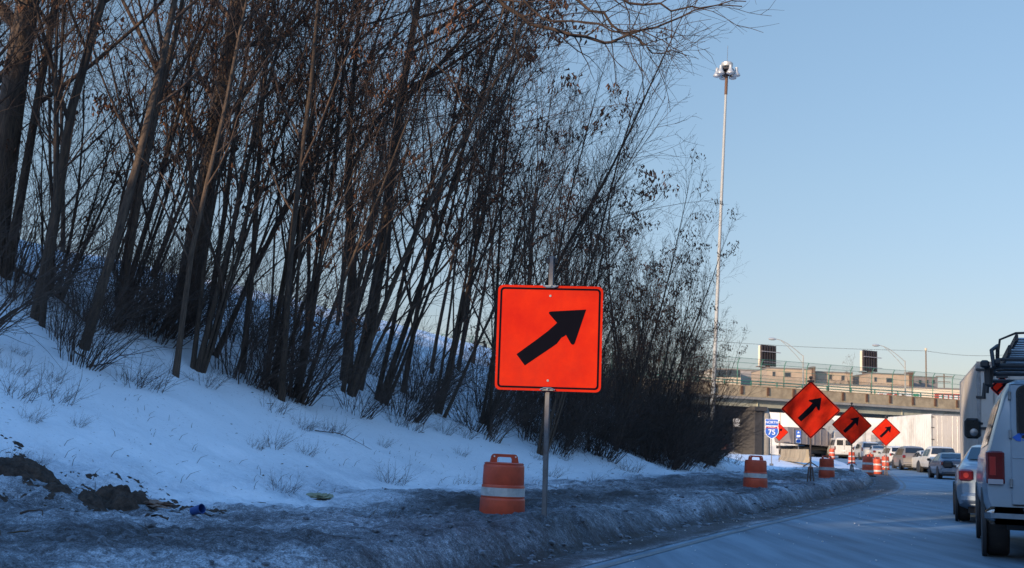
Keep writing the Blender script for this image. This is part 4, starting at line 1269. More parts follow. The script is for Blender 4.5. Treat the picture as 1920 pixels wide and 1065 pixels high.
# ------------------------------------------------------------------ buildings beyond the bridge
def building(x0, x1, ytop, D, mt, label, wins=(), depth=14, rot=0, name='building', roofm='roof', cat='building', parapet=.35, extra=None):
    a = gd(x0, ytop, D); b = gd(x1, ytop, D)
    w = b[0] - a[0]; zt = (a[2] + b[2]) / 2; z0 = .5
    g = empty(name, (a[0], D, z0), R(rot), label, cat)
    H = zt - z0
    MB().box((w / 2, depth / 2, H / 2), (w, depth, H)).build('wall', mt, g)
    MB().box((w / 2, -.03, H - .12), (w + .06, .12, .24)).box((-.02, depth / 2, H - .12), (.12, depth, .24)).build('coping', M['roof'] if roofm else mt, g)
    for (u, yy, ww, hh) in wins:
        c = gd(u, yy, D)
        f = MB().ring([(-ww / 2 - .08, -hh / 2 - .08), (ww / 2 + .08, -hh / 2 - .08), (ww / 2 + .08, hh / 2 + .08), (-ww / 2 - .08, hh / 2 + .08)], [(-ww / 2, -hh / 2), (ww / 2, -hh / 2), (ww / 2, hh / 2), (-ww / 2, hh / 2)], -.08, -.005).build('window', M['roof'], g, None, loc=(c[0] - a[0], 0, c[2] - z0))
        MB().box((0, -.02, 0), (ww, .03, hh)).build('pane', M['win'], f)
    return g, a, w, H
building(1333, 1389, 691, 230, M['cream'], 'low cream building over the left end of the bridge, behind the twigs', [(1350, 700, 2.6, 1.4), (1375, 700, 2.6, 1.4)])
building(1389, 1423, 693, 238, M['lilac'], 'grey lilac block between the cream building and the narrow white one')
g, a, w, H = building(1423, 1438.5, 697, 245, M['whitewall'], 'narrow white building with one blue window left of the left beige brick one', [(1427, 709, .9, .7)])
building(1438.5, 1523, 690, 215, M['brick'], 'beige brick building under the left billboard with a small and a wide window', [(1451, 701, .4, .7), (1477, 702.5, 1.0, .7)])
building(1523, 1529, 687, 214.5, M['brown'], 'narrow brown brick chimney block at the right end of the left beige building', depth=3)
building(1531, 1599, 697, 218, M['brick'], 'beige brick building with two narrow windows between the two lamps', [(1557, 707, .4, .75), (1580.5, 708.5, .45, .8)])
building(1599, 1613, 705, 225, M['greyb'], 'small dark grey block right of the two window beige building')
building(1613, 1629, 706, 232, M['whitewall'], 'small white block left of the right beige building')
building(1629, 1706, 700, 214, M['brick'], 'beige building under the right billboard with a narrow and a wide window', [(1641.5, 711.5, .35, .7), (1667.5, 713, 1.0, .7)])
building(1706, 1713, 697, 213.5, M['brown'], 'narrow brown chimney block at the right end of the right beige building', depth=3)
building(1713, 1758, 706, 222, M['greyb'], 'dark grey block with pale patches right of the right beige building', [(1725, 716, .5, .7), (1738, 716, .5, .7), (1750, 716, .5, .7)])
def shop():
    g, a, w, H = building(1528, 1835, 724, 186, M['cream'], 'long cream shop block with a red strip of display windows, above the bridge rails', depth=12, name='shop_building')
    k = 186 / F
    def panel(x0, x1, y0, y1, mt, nm, dy=-.10):
        p = gd(x0, y0, 186); q = gd(x1, y1, 186)
        return MB().box((0, 0, 0), (q[0] - p[0], .08, abs(p[2] - q[2])), bev=.01).build(nm, mt, g, None, loc=((p[0] + q[0]) / 2 - a[0], dy, (p[2] + q[2]) / 2 - .5))
    panel(1645, 1727, 735, 744, M['whitesign'], 'sign_band')
    for (x0, x1, mt) in ((1648, 1655, 'red'), (1662, 1672, 'red'), (1676, 1684, 'red'), (1690, 1697, 'brown'), (1712, 1722, 'greensign')):
        panel(x0, x1, 738, 743.5, M[mt], 'sign_panel', -.16)
    panel(1752, 1835, 737, 751, M['red'], 'red_fascia')
    for k_ in range(8):
        panel(1760 + k_ * 9.5, 1767 + k_ * 9.5, 741 + k_ * .35, 749 + k_ * .35, M['whitesign'], 'display_window', -.16)
shop()
def white_hall():
    x0 = gd(1330, 800, 172)[0]; x1 = gd(1840, 800, 172)[0]
    g = empty('warehouse', (x0, 172, .5), 0, 'long white warehouse wall seen under the bridge', 'warehouse')
    w = x1 - x0
    MB().box((w / 2, 9.0, 3.7), (w, 18, 7.4)).build('wall', M['whitewall'], g)
    mb = MB()
    for k in range(int(w / 3.1)):
        mb.box((k * 3.1 + 1, -.03, 3.7), (.07, .06, 7.3))
    mb.build('panel_joints', M['tan'], g)
    MB().box((w / 2, -.05, 7.3), (w, .2, .3)).build('coping', M['tan'], g)
    for k in range(4):
        MB().box((14 + k * 11, -.06, 1.9), (3.0, .08, 3.6), bev=.02).build('loading_door', M['trailer'], g)
white_hall()
# snowy embankment under the left end of the bridge, with the wall of the road above on it
def embank():
    xs = np.linspace(4, 34, 40); ys = np.linspace(112, 168, 50)
    X, Y = np.meshgrid(xs, ys, indexing='ij')
    Z = zbase(Y) - .1 + 2.7 * sst(132, 150, Y + 0 * X) * (1 - sst(27.5, 33.5, X)) + .25 * fbm(X * .4, Y * .4, 4) * sst(114, 125, Y)
    tag(grid_mesh('embankment', X, Y, Z, M['snow'], {'dirt': np.clip(.12 + .5 * fbm(X * .15, Y * .6, 4), 0, .8)}), kind='structure')
embank()

def billboard(px0, px1, ytop, ybot, D, label):
    a = gd(px0, ybot, D); b = gd(px1, ytop, D)
    H = b[2] - a[2]; w = 4.2
    ang = R(33)
    g = empty('billboard', (a[0], D, a[2]), ang, label, 'billboard', 'billboards above the bridge')
    MB().box((w / 2, .25, H / 2), (w, .08, H)).build('panel', M['signblack'], g)
    MB().box((-.10, .25, H / 2), (.20, .42, H)).build('side_trim', M['cream'], g)
    for k in range(6):
        MB().box((.3 + k * (w - .6) / 5, -.02, H / 2 + .1), (.36, .42, H + .25)).build('rear_post', M['darkboard'], g)
    MB().box((w / 2 + .5, -.35, H * .72), (w + 1, .18, .14)).build('brace', M['lilac'], g)
    MB().box((w / 2 - .6, -.9, -.35), (w + 2.2, 1.0, .16)).build('catwalk', M['brown'], g)
    MB().tube([(-1.6, -1.3, .7), (w, -1.3, .7)], .04, 5).tube([(-1.6, -1.3, .7), (-1.6, -1.3, -.3)], .04, 5).build('handrail', M['lilac'], g)
    MB().box((w / 2, .1, -.9), (w * .8, .8, 1.2)).cyl((w / 2, .1, -a[2] + .3), (w / 2, .1, 0), .5, n=12).build('support', M['brown'], g)
billboard(1426, 1453, 649, 685, 232, 'dark backed billboard on the left, seen edge on above the bridge')
billboard(1617.5, 1644, 659, 695, 232, 'dark backed billboard on the right, seen edge on above the bridge')

def utility_pole(px, ptop, D, label, arms=True, insul=False):
    c = gd(px, ptop, D); z0 = .6
    g = empty('utility_pole', (c[0], D, z0), 0, label, 'utility pole')
    H = c[2] - z0
    MB().tube([(0, 0, 0), (0, 0, H)], [.17, .11], 8).build('pole', M['wood'], g, 40)
    if arms: MB().box((0, -.15, H - .5), (3.0, .12, .14)).box((0, -.15, H - 1.4), (2.2, .12, .12)).build('crossarm', M['wood'], g)
    if insul: MB().lathe([(.02, H), (.16, H + .05), (.22, H + .4), (.05, H + .5)], n=10).build('insulator', M['tan'], g)
    return Vector((c[0], D, c[2]))
p1 = utility_pole(1736, 658, 190, 'thin utility pole carrying the long wire, right of the right billboard', arms=False, insul=True)
utility_pole(1770, 701, 205, 'short utility pole with a cross arm just left of the box truck')
utility_pole(1526.5, 688, 205, 'utility pole behind the joint of the two beige brick buildings', arms=False)
a = gd(1180, 626, 190); b = gd(1905, 664, 190)
pts = []
for (p, q) in ((Vector(a), p1), (p1, Vector(b))):
    for k in range(12):
        u = k / 12; v_ = p.lerp(q, u); v_.z -= .5 * math.sin(math.pi * u); pts.append(v_)
pts.append(Vector(b))
tag(MB().tube(pts, .028, 5).build('overhead_wire', M['wire'], None), 'single thin wire strung across the sky above the bridge', 'wire')
for (px, D, lab) in ((1165, 190, 'utility pole hidden behind the thicket at the left end of the wire'), (1905, 190, 'utility pole hidden behind the van at the right end of the wire')):
    utility_pole(px, 625 if px < 1500 else 664, D, lab, arms=False)
# small bare tree beyond the bridge
o = copy_tree(KINDS['bushy'][0]); c = gd(1589, 690, 205); o.location = (c[0], 205, c[2] - 9); o.scale = (.95,) * 3; o.rotation_euler = (0, 0, 2)
tag(o, 'small distant bare tree beyond the bridge between the two billboards', 'tree'); o['group'] = 'far trees'

# concrete barrier and small things at the far roadside
def barrier():
    g0 = gd(1466, 862, 100); g1 = gd(1514, 866, 84)
    L = math.dist(g0[:2], g1[:2]); a_ = math.atan2(g1[1] - g0[1], g1[0] - g0[0])
    mb = MB(); n = 6
    prof = [(-.30, 0), (-.30, .08), (-.14, .33), (-.08, .95), (.08, .95), (.14, .33), (.30, .08), (.30, 0)]
    for k in range(n):
        x0 = k * L / n; x1 = x0 + L / n - .05
        vs = [(x0, p[0], p[1]) for p in prof] + [(x1, p[0], p[1]) for p in prof]
        m_ = len(prof)
        fs = [tuple(range(m_ - 1, -1, -1)), tuple(range(m_, 2 * m_))] + [(i, (i + 1) % m_, m_ + (i + 1) % m_, m_ + i) for i in range(m_)]
        mb.add(vs, fs)
    o = mb.build('concrete_barrier', M['concrete'], None, loc=(g0[0], g0[1], gz(g0[0], g0[1]) - .05), rot=(0, 0, a_))
    tag(o, 'row of low tan concrete barriers on the snow behind the route shield', 'barrier')
barrier()

# unseen blocks added to the left behind the camera: they keep the low sun off the road
SD = Vector((SUN_H[0], SUN_H[1])); QD = Vector((-SUN_H[1], SUN_H[0]))
O_ = Vector((20.0, 66.0)) + SD * 110; q0 = O_.dot(QD)
def block(qa, qb, top, z_low, label, name='sun_blocker', depth=12.0, back=0.0):
    qa += .004; qb -= .004
    base = SD * (O_.dot(SD)) + QD * qa
    L = qb - qa
    g = empty(name, (base.x, base.y, z_low), math.atan2(QD.y, QD.x), label, 'building', 'added sun blockers behind the viewer')
    H = top - z_low
    # local x along the row, local -y towards the sun side
    MB().box((L / 2, -depth / 2 - back, H / 2), (L, depth, H)).build('wall', M['brick'], g)
    if L > 3:
        k = 0
        for zz in range(2, int(H) - 2, 3):
            mb = MB()
            for j in range(int(L / 3)):
                mb.box((1.5 + j * 3, .02 - back, zz), (1.2, .05, 1.4))
            mb.build('window_row', M['win'], g)
    return g
# sun-blocking row: heights differ, with gaps where the sun gets through to the signs
def top_for(x, y, z):
    """height on the row at which a sun ray through this point passes"""
    P = Vector((x, y)); dist = O_.dot(SD) - P.dot(SD)
    return z + dist * math.tan(SUN_EL), P.dot(QD)
row = []
s1 = gd(1032, 634, 13.6); s2 = gd(1520, 768, 35); s3 = gd(1597, 797, 52)
t1, q1 = top_for(*s1); t2, q2 = top_for(*s2); t3, q3 = top_for(*s3)
edges = [
    (q0, q3 - 1.5, 21.4), (q3 - 1.5, q3 + 1.5, t3 - 1.5), (q3 + 1.5, q2 - 1.4, 18.4), (q2 - 1.4, q2 + 1.4, t2 - 1.5), (q2 + 1.4, q1 - .82, 19.8), (q1 - .82, q1 + .82, t1 - .85), (q1 + .82, 14.0, 19.8), (14.0, 50.0, 20.0)]
for k, (qa, qb, tp) in enumerate(edges):
    block(qa, qb, tp, 0.0, 'added sun blocker number %s from the far end of the row behind the viewer' % ('first second third fourth fifth sixth seventh eighth'.split()[k]))
for (qc, hw, zc, up_) in ((q1, .82, t1, .85), (q2, 1.4, t2, 1.5), (q3, 1.5, t3, 1.5)):  # unseen slabs added over the gaps to trim the sunbeams
    if zc + up_ < 17.8:
        block(qc - hw, qc + hw, 18.0, zc + up_, 'added sun blocker over the gap between two of the blocks, number %d' % int(10 - qc), depth=.5)

# ------------------------------------------------------------------ vehicles
def interp(P, y):
    return float(np.interp(y, [p[0] for p in P], [p[1] for p in P]))
class Body:
    def __init__(s, L, W, roof, belt, bot=.24, tum=.26, rear_r=.10, mid=1.0):
        s.L, s.W, s.roof, s.belt, s.bot, s.tum, s.rr = L, W, roof, belt, bot, tum, rear_r
    def w(s, y):
        u = min(1, y / .45); v_ = min(1, (s.L - y) / .9)
        return s.W / 2 * (1 - s.rr * (1 - u) ** 2.2) * (1 - .16 * (1 - v_) ** 2)
    def half(s, y):
        w = s.w(y); zr = interp(s.roof, y); zb = min(interp(s.belt, y), zr - .02); b0 = s.bot + (.10 * (1 - min(1, y / .6))) + (.06 * (1 - min(1, (s.L - y) / .6)))
        h = max(zr - zb, 0)
        wr = .955 * w - s.tum * h - .02
        k = min(1, h / .25)
        return [(0, b0), (.80 * w, b0), (.94 * w, b0 + .05), (.99 * w, b0 + .20), (w, b0 + .45 * (zb - b0)), (.995 * w, b0 + .7 * (zb - b0)), (.975 * w, zb - .04), (.955 * w, zb),
                (wr, zb + h * .80), (wr - .03 - .02 * k, zb + h * .93), (wr - .10 - .05 * k, zb + h * .985), (wr * .55, zb + h), (0, zb + h + .02)]
    def build(s, mt, parent):
        ys = sorted(set([round(float(q), 4) for q in list(np.linspace(0, s.L, 34)) + [p[0] for p in s.roof] + [.02, .05, .10, .18, s.L - .02, s.L - .08]]))
        mb = MB(); V = []; m_ = None
        for y in ys:
            h = s.half(y)
            ring = [(x, y, z) for x, z in h] + [(-x, y, z) for x, z in h[-2:0:-1]]
            m_ = len(ring); V += ring
        fs = []
        for k in range(len(ys) - 1):
            fs += [(k * m_ + i, k * m_ + (i + 1) % m_, (k + 1) * m_ + (i + 1) % m_, (k + 1) * m_ + i) for i in range(m_)]
        fs += [tuple(range(m_ - 1, -1, -1)), tuple(range((len(ys) - 1) * m_, len(ys) * m_))]
        mb.add(V, fs)
        return mb.build('body', mt, parent, 38)
    def side_glass(s, panes, parent, lo=.10, hi=.92):
        for sd in (-1, 1):
            for (ya, yb) in panes:
                mb = MB(); V = []; n = 7
                for k in range(n):
                    y = ya + (yb - ya) * k / (n - 1)
                    h = s.half(y); b, t = h[7], h[8]
                    for u in (lo, .5, hi):
                        V.append((sd * (b[0] + (t[0] - b[0]) * u + .008), y, b[1] + (t[1] - b[1]) * u))
                fs = []
                for k in range(n - 1):
                    for j in range(2): fs.append((k * 3 + j, k * 3 + j + 1, k * 3 + 4 + j, k * 3 + 3 + j))
                mb.add(V, fs); mb.build('side_window', M['glass'], parent, 30)
    def end_glass(s, ya, yb, parent, name='rear_window', mt=None, inset=.10):
        mb = MB(); V = []; n = 6; m_ = 9
        for k in range(n):
            y = ya + (yb - ya) * k / (n - 1)
            e = .01
            z = interp(s.roof, y); dz = (interp(s.roof, y + e) - interp(s.roof, y - e)) / (2 * e)
            nrm = Vector((0, -dz, 1)).normalized()
            h = s.half(y); wr = h[8][0] - inset + .03
            for j in range(m_):
                u = -1 + 2 * j / (m_ - 1)
                V.append((u * wr, y + nrm.y * .022 - .0, z + nrm.z * .022 + .006 * (1 - u * u)))
        fs = [(k * m_ + j, k * m_ + j + 1, (k + 1) * m_ + j + 1, (k + 1) * m_ + j) for k in range(n - 1) for j in range(m_ - 1)]
        mb.add(V, fs); return mb.build(name, mt or M['glass'], parent, 30)
def wheels(parent, W, ys, r_=.33, wd=.22, dual=False):
    for y in ys:
        for sd in (-1, 1):
            cx = sd * (W / 2 - wd / 2 - .02)
            t = MB().lathe([(r_ * .62, -wd / 2 + .02), (r_ * .92, -wd / 2), (r_ * .985, -wd / 2 + .025), (r_, -wd / 4), (r_, wd / 4), (r_ * .985, wd / 2 - .025), (r_ * .92, wd / 2), (r_ * .62, wd / 2 - .02)], axis='x', n=26)
            o = t.build('wheel', M['rubber'], parent, 35, loc=(cx, y, r_))
            MB().lathe([(.02, -wd / 2 + .03), (r_ * .3, -wd / 2 + .015), (r_ * .55, -wd / 2 + .03), (r_ * .64, -wd / 2 + .012), (r_ * .64, wd / 2 - .012), (r_ * .55, wd / 2 - .03), (r_ * .3, wd / 2 - .015), (.02, wd / 2 - .03)], axis='x', n=20).build('rim', M['steel'], o, 40)
            MB().lathe([(r_ * 1.14, -.04), (r_ * 1.16, .0), (r_ * 1.14, .012), (.02, .012)], axis='x', n=26).build('wheel_arch', M['plastic'], parent, 40, loc=(sd * (W / 2 - .013), y, r_ + .02)) if not dual else None
def vehicle(name, label, cat, px, pbot, D, head, kind, paint, lit=False, scale=1.0, group=None, L=None, plate=True):
    c = gd(px, pbot, D); x, y = c[0], c[1]
    g = empty(name, (x, y, float(zbase(y)) + .006), -R(head), label, cat, group)
    g.scale = (scale,) * 3
    T = M['tail_lit'] if lit else M['tail']
    if kind == 'suv':
        L = L or 4.6; W = 1.86
        B = Body(L, W, [(0, 1.02), (.10, 1.18), (.40, 1.62), (.62, 1.70), (1.6, 1.75), (2.6, 1.72), (3.0, 1.62), (3.75, 1.12), (4.4, .98), (L, .78)], [(0, 1.0), (3.6, 1.02), (L, .76)], tum=.30)
        B.build(paint, g); B.side_glass([(.55, 1.05), (1.12, 1.95), (2.02, 2.95)], g); B.end_glass(.13, .38, g); B.end_glass(3.08, 3.68, g, 'windscreen')
        tl = [(.80, .98, .20, .22)]; bz = .48; wy = (.85, L - .95); r_ = .34
    elif kind == 'sedan':
        L = L or 4.7; W = 1.80
        B = Body(L, W, [(0, 1.0), (.06, 1.07), (.55, 1.11), (.75, 1.15), (1.35, 1.43), (1.9, 1.49), (2.5, 1.47), (2.8, 1.36), (3.55, 1.0), (4.3, .86), (L, .68)], [(0, .97), (.6, 1.02), (3.4, .95), (L, .66)], tum=.42)
        B.build(paint, g); B.side_glass([(1.15, 1.95), (2.02, 2.95)], g); B.end_glass(.80, 1.30, g); B.end_glass(2.86, 3.48, g, 'windscreen')
        tl = [(.74, .89, .26, .22)]; bz = .47; wy = (.95, L - .95); r_ = .32
    elif kind == 'minivan':
        L = L or 5.0; W = 1.95
        B = Body(L, W, [(0, 1.05), (.08, 1.15), (.32, 1.66), (.5, 1.74), (1.6, 1.78), (3.0, 1.74), (3.4, 1.62), (4.3, 1.08), (L, .80)], [(0, 1.03), (3.9, 1.03), (L, .78)], tum=.24)
        B.build(paint, g); B.side_glass([(.45, 1.5), (1.58, 2.6), (2.68, 3.4)], g); B.end_glass(.10, .30, g); B.end_glass(3.48, 4.2, g, 'windscreen')
        tl = [(.86, 1.05, .13, .34)]; bz = .48; wy = (.95, L - 1.0); r_ = .34
    elif kind == 'van':
        L = L or 5.4; W = 2.0
        B = Body(L, W, [(0, 2.0), (.05, 2.06), (.25, 2.10), (3.9, 2.10), (4.15, 2.0), (4.75, 1.30), (5.3, 1.08), (L, .85)], [(0, 1.25), (4.3, 1.22), (L, .82)], bot=.34, tum=.16, rear_r=.04)
        B.build(paint, g); B.side_glass([(.35, 1.4), (1.5, 2.6), (2.9, 3.8)], g); B.end_glass(4.2, 4.7, g, 'windscreen')
        for sd in (-1, 1): MB().box((sd * .42, -.012, 1.60), (.62, .03, .52), bev=.012).build('rear_window', M['glass'], g)
        MB().box((0, -.006, 1.2), (.02, .02, 1.5)).build('door_seam', M['plastic'], g)
        tl = [(.90, 1.05, .12, .36)]; bz = .50; wy = (1.1, L - 1.0); r_ = .37
    elif kind == 'pickup':
        L = L or 5.6; W = 1.98
        cab = Body(L, W, [(0, 1.10), (.04, 1.14), (1.75, 1.16), (1.80, 1.22), (1.95, 1.72), (2.2, 1.83), (3.2, 1.85), (3.6, 1.74), (4.2, 1.22), (5.2, 1.08), (L, .85)], [(0, 1.08), (4.1, 1.14), (L, .82)], bot=.42, tum=.28, rear_r=.03)
        B = cab; B.build(paint, g); B.side_glass([(2.15, 2.85), (2.92, 3.7)], g); B.end_glass(1.83, 1.96, g); B.end_glass(3.66, 4.15, g, 'windscreen')
        MB().box((0, -.03, .85), (1.6, .03, .50), bev=.012).build('tailgate', paint, g)
        tl = [(.90, .92, .14, .40)]; bz = .56; wy = (1.15, L - 1.0); r_ = .40
    hw = W / 2
    for (tx, tz, tw, th) in tl:
        for sd in (-1, 1):
            MB().box((0, .03, 0), (tw, .16, th), bev=.035).build('tail_light', T, g, 40, loc=(sd * (tx if kind != 'suv' else .80), .0, tz))
    MB().box((0, .02, bz), (W * .93, .22, .20), bev=.06).build('bumper', M['chrome'] if kind == 'pickup' else paint, g, 40)
    MB().box((0, L - .05, .48), (W * .86, .22, .22), bev=.06).build('front_bumper', paint, g, 40)
    if plate: MB().box((0, -.10 if kind in ('pickup',) else -.045, bz + (.30 if kind != 'pickup' else 0)), (.30, .02, .15), bev=.004).build('licence_plate', M['plate'], g)
    MB().box((0, L / 2, B.bot + .02), (W * .78, L * .9, .16)).build('underbody', M['plastic'], g)
    wheels(g, W, wy, r_)
    if kind in ('sedan', 'suv', 'minivan', 'pickup', 'van'):
        my = {'sedan': 3.1, 'suv': 3.15, 'minivan': 3.75, 'pickup': 3.75, 'van': 4.25}[kind]
        bzz = interp(B.belt, my)
        for sd in (-1, 1):
            MB().box((0, 0, 0), (.20, .09, .15), bev=.03).box((-sd * .12, .03, -.03), (.10, .05, .05)).build('mirror', M['plastic'], g, 40, loc=(sd * (B.w(my) + .13), my, bzz + .10))
    return g, B

# far traffic
vehicle('passenger_van', 'pale dirty van seen from behind under the bridge, left of the grey minivan', 'van', 1583, 862, 118, 6, 'van', M['p_white'])
vehicle('parked_car', 'black car at the left end of the queue, low behind the largest diamond sign', 'car', 1539, 856, 128, 14, 'suv', M['p_black'])
vehicle('passenger_car', 'white car half hidden beyond the black car at the queue left end', 'car', 1527, 854, 140, 12, 'sedan', M['p_white'])
vehicle('minivan', 'grey minivan with one dark rear window, between the pale van and the silver car', 'minivan', 1634, 863, 112, 7, 'minivan', M['p_silver'])
vehicle('passenger_car', 'light silver car with amber tail lights in front of the grey minivan', 'car', 1655, 866, 110, 5, 'sedan', M['p_silver'])
vehicle('passenger_car', 'red car mostly hidden behind the white estate car in the queue', 'car', 1676, 866, 122, 6, 'suv', M['p_red'], lit=True)
vehicle('estate_car', 'white estate car with bright tail lights, left of the brown grey one', 'car', 1688, 873, 96, 4, 'suv', M['p_white'], lit=True, scale=.92)
vehicle('estate_car', 'brown grey estate car with wide rear window, below the white semi trailer', 'car', 1717, 879, 85, 8, 'suv', M['p_grey'], lit=False)
vehicle('passenger_car', 'white car squeezed between the brown grey estate car and the pickup truck', 'car', 1752, 884, 82, 7, 'sedan', M['p_white'], lit=True)
vehicle('pickup_truck', 'pale muddy pickup truck between the white car and the small dark blue car', 'pickup truck', 1782, 887, 77, 7, 'pickup', M['p_white'])
vehicle('passenger_car', 'small dark blue car in the right lane just ahead of the silver sedan', 'car', 1795, 891, 66, 11, 'sedan', M['p_blue'])

# the nearer silver sedan beside the van
g, B = vehicle('sedan', 'silver sedan peeking out beyond the left side of the near silver van', 'car', 1893, 975, 22.0, 20, 'sedan', M['p_silverblue'], plate=True)
for sd in (-1, 1):
    MB().lathe([(.01, -.02), (.045, -.018), (.05, 0)], axis='z', n=14).build('reversing_lens', M['tail_lit'], g, 40, loc=(sd * .74, -.06, .89), rot=(R(90), 0, 0))

def box_trailer(name, label, cat, px, py, D, head, L, W, H, z0, mt, mt_side=None, cab=None, wheels_=True, hinges=True, zabs=None):
    """px, py: the rear left bottom corner of the box on the photograph"""
    c = gd(px, py, D); y = c[1]
    hd = R(head)
    base = Vector((c[0] + W / 2 * math.cos(hd), y - W / 2 * math.sin(hd), float(zbase(y)) + .006 if zabs is None else zabs))
    g = empty(name, base, -hd, label, cat)
    zc = z0 + (H - z0) / 2
    bx = MB().box((0, L / 2, zc), (W, L, H - z0), bev=.03)
    for k in range(int(L / .6)):
        for sd in (-1, 1): bx.box((sd * (W / 2 + .006), .3 + k * .6, zc), (.014, .05, H - z0 - .2))
    bx.build('box', mt_side or mt, g)
    fr = MB()
    fr.ring([(-W / 2, z0), (W / 2, z0), (W / 2, H), (-W / 2, H)], [(-W / 2 + .09, z0 + .10), (W / 2 - .09, z0 + .10), (W / 2 - .09, H - .12), (-W / 2 + .09, H - .12)], -.035, -.002)
    fr.build('rear_frame', M['alu'], g)
    for sd in (-1, 1):
        d = MB().box((0, -.012, 0), (W / 2 - .115, .028, H - z0 - .24), bev=.006).build('rear_door', mt, g, None, loc=(sd * (W / 4 - .045), 0, zc))
        for xx in (-.18, .22):
            MB().cyl((xx * sd, -.045, -(H - z0) / 2 + .15), (xx * sd, -.045, (H - z0) / 2 - .15), .018, n=6).build('lock_bar', M['steel'], d)
        if hinges:
            for zz in (-.42, -.15, .15, .42):
                MB().box((sd * (W / 4 - .06), -.045, zz * (H - z0)), (.26, .05, .07), bev=.01).build('hinge', M['plastic'], d)
    MB().box((0, .05, .55), (W * .9, .1, .1)).box((-.7, .05, .8), (.08, .08, .6)).box((.7, .05, .8), (.08, .08, .6)).build('under_run_bar', M['plastic'], g)
    MB().box((0, L / 2, z0 - .15), (W * .4, L * .96, .22)).build('chassis', M['plastic'], g)
    for sd in (-1, 1): MB().box((sd * (W / 2 - .2), -.03, z0 - .10), (.24, .06, .12), bev=.015).build('tail_light', M['tail'], g)
    if wheels_:
        for yy in (1.4, 2.6): wheels(g, W - .1, (yy,), .5, .5, dual=True)
        wheels(g, W - .1, (L + .8,), .5, .3, dual=True)
    MB().box((0, L + 1.1, 1.75), (W * .92, 1.7, 2.2), bev=.15).box((0, L + 2.1, 1.2), (W * .85, .8, 1.0), bev=.12).build('cab', cab or mt, g, 40)
    return g
box_trailer('box_truck', 'grey box truck with dark hinges on its rear doors, beyond the near van', 'truck', 1835, 950, 33, 18.3, 9.5, 2.5, 3.92, 1.05, M['trailer'], M['trailer'])
box_trailer('semi_trailer', 'white semi trailer with tan rear doors, over the pickup truck under the bridge', 'trailer', 1747, 868, 98, 2, 12.5, 2.6, 4.35, 1.1, M['trailer'], M['trailer_white'])
box_trailer('box_truck', 'blue box truck half hidden behind the pale van', 'truck', 1557, 858, 131, 8, 7, 2.3, 3.2, .9, M['p_midblue'], M['p_midblue'])
box_trailer('semi_trailer', 'white semi trailer beyond the black car at the left of the queue', 'trailer', 1520, 853, 150, 10, 9, 2.5, 3.7, 1.0, M['trailer_white'], M['trailer_white'])

def dump_truck():
    c = gd(1468, 858, 120); y = c[1]
    g = empty('dump_truck', (c[0], y, float(zbase(y))), R(-62), 'grey dump truck with a ribbed load body under the bridge, behind the winding arrow sign', 'truck')
    V = [(-1.2, 0, 1.4), (1.2, 0, 1.4), (1.2, 5.2, 1.2), (-1.2, 5.2, 1.2), (-1.2, -.5, 3.0), (1.2, -.5, 3.0), (1.2, 5.6, 2.9), (-1.2, 5.6, 2.9)]
    rb = MB().add(V, [(0, 3, 2, 1), (4, 5, 6, 7), (0, 1, 5, 4), (1, 2, 6, 5), (2, 3, 7, 6), (3, 0, 4, 7)])
    for k in range(6):
        for sd in (-1, 1): rb.box((sd * 1.23, .3 + k * .9, 2.1), (.08, .12, 1.5))
    rb.build('load_body', M['greyb'], g)
    MB().box((0, 6.6, 1.9), (2.2, 1.6, 2.0), bev=.15).box((0, 7.8, 1.4), (1.9, 1.1, 1.1), bev=.15).build('cab', M['trailer'], g)
    MB().box((0, 3.5, .95), (.9, 8, .3)).build('chassis', M['plastic'], g)
    wheels(g, 2.4, (1.0, 2.3), .5, .5, dual=True); wheels(g, 2.3, (7.4,), .5, .3, dual=True)
dump_truck()
vehicle('pickup_truck', 'dark pickup truck behind the concrete barriers, left of the narrow blue sign', 'pickup truck', 1484, 858, 122, 60, 'pickup', M['p_blue'])
vehicle('parked_car', 'dark red car between the narrow blue sign and the largest diamond sign', 'car', 1508, 856, 132, 50, 'suv', M['p_red'])
vehicle('parked_car', 'dark red car glimpsed through the end of the thicket left of the bridge pier', 'car', 1368, 842, 118, -60, 'suv', M['p_red'])

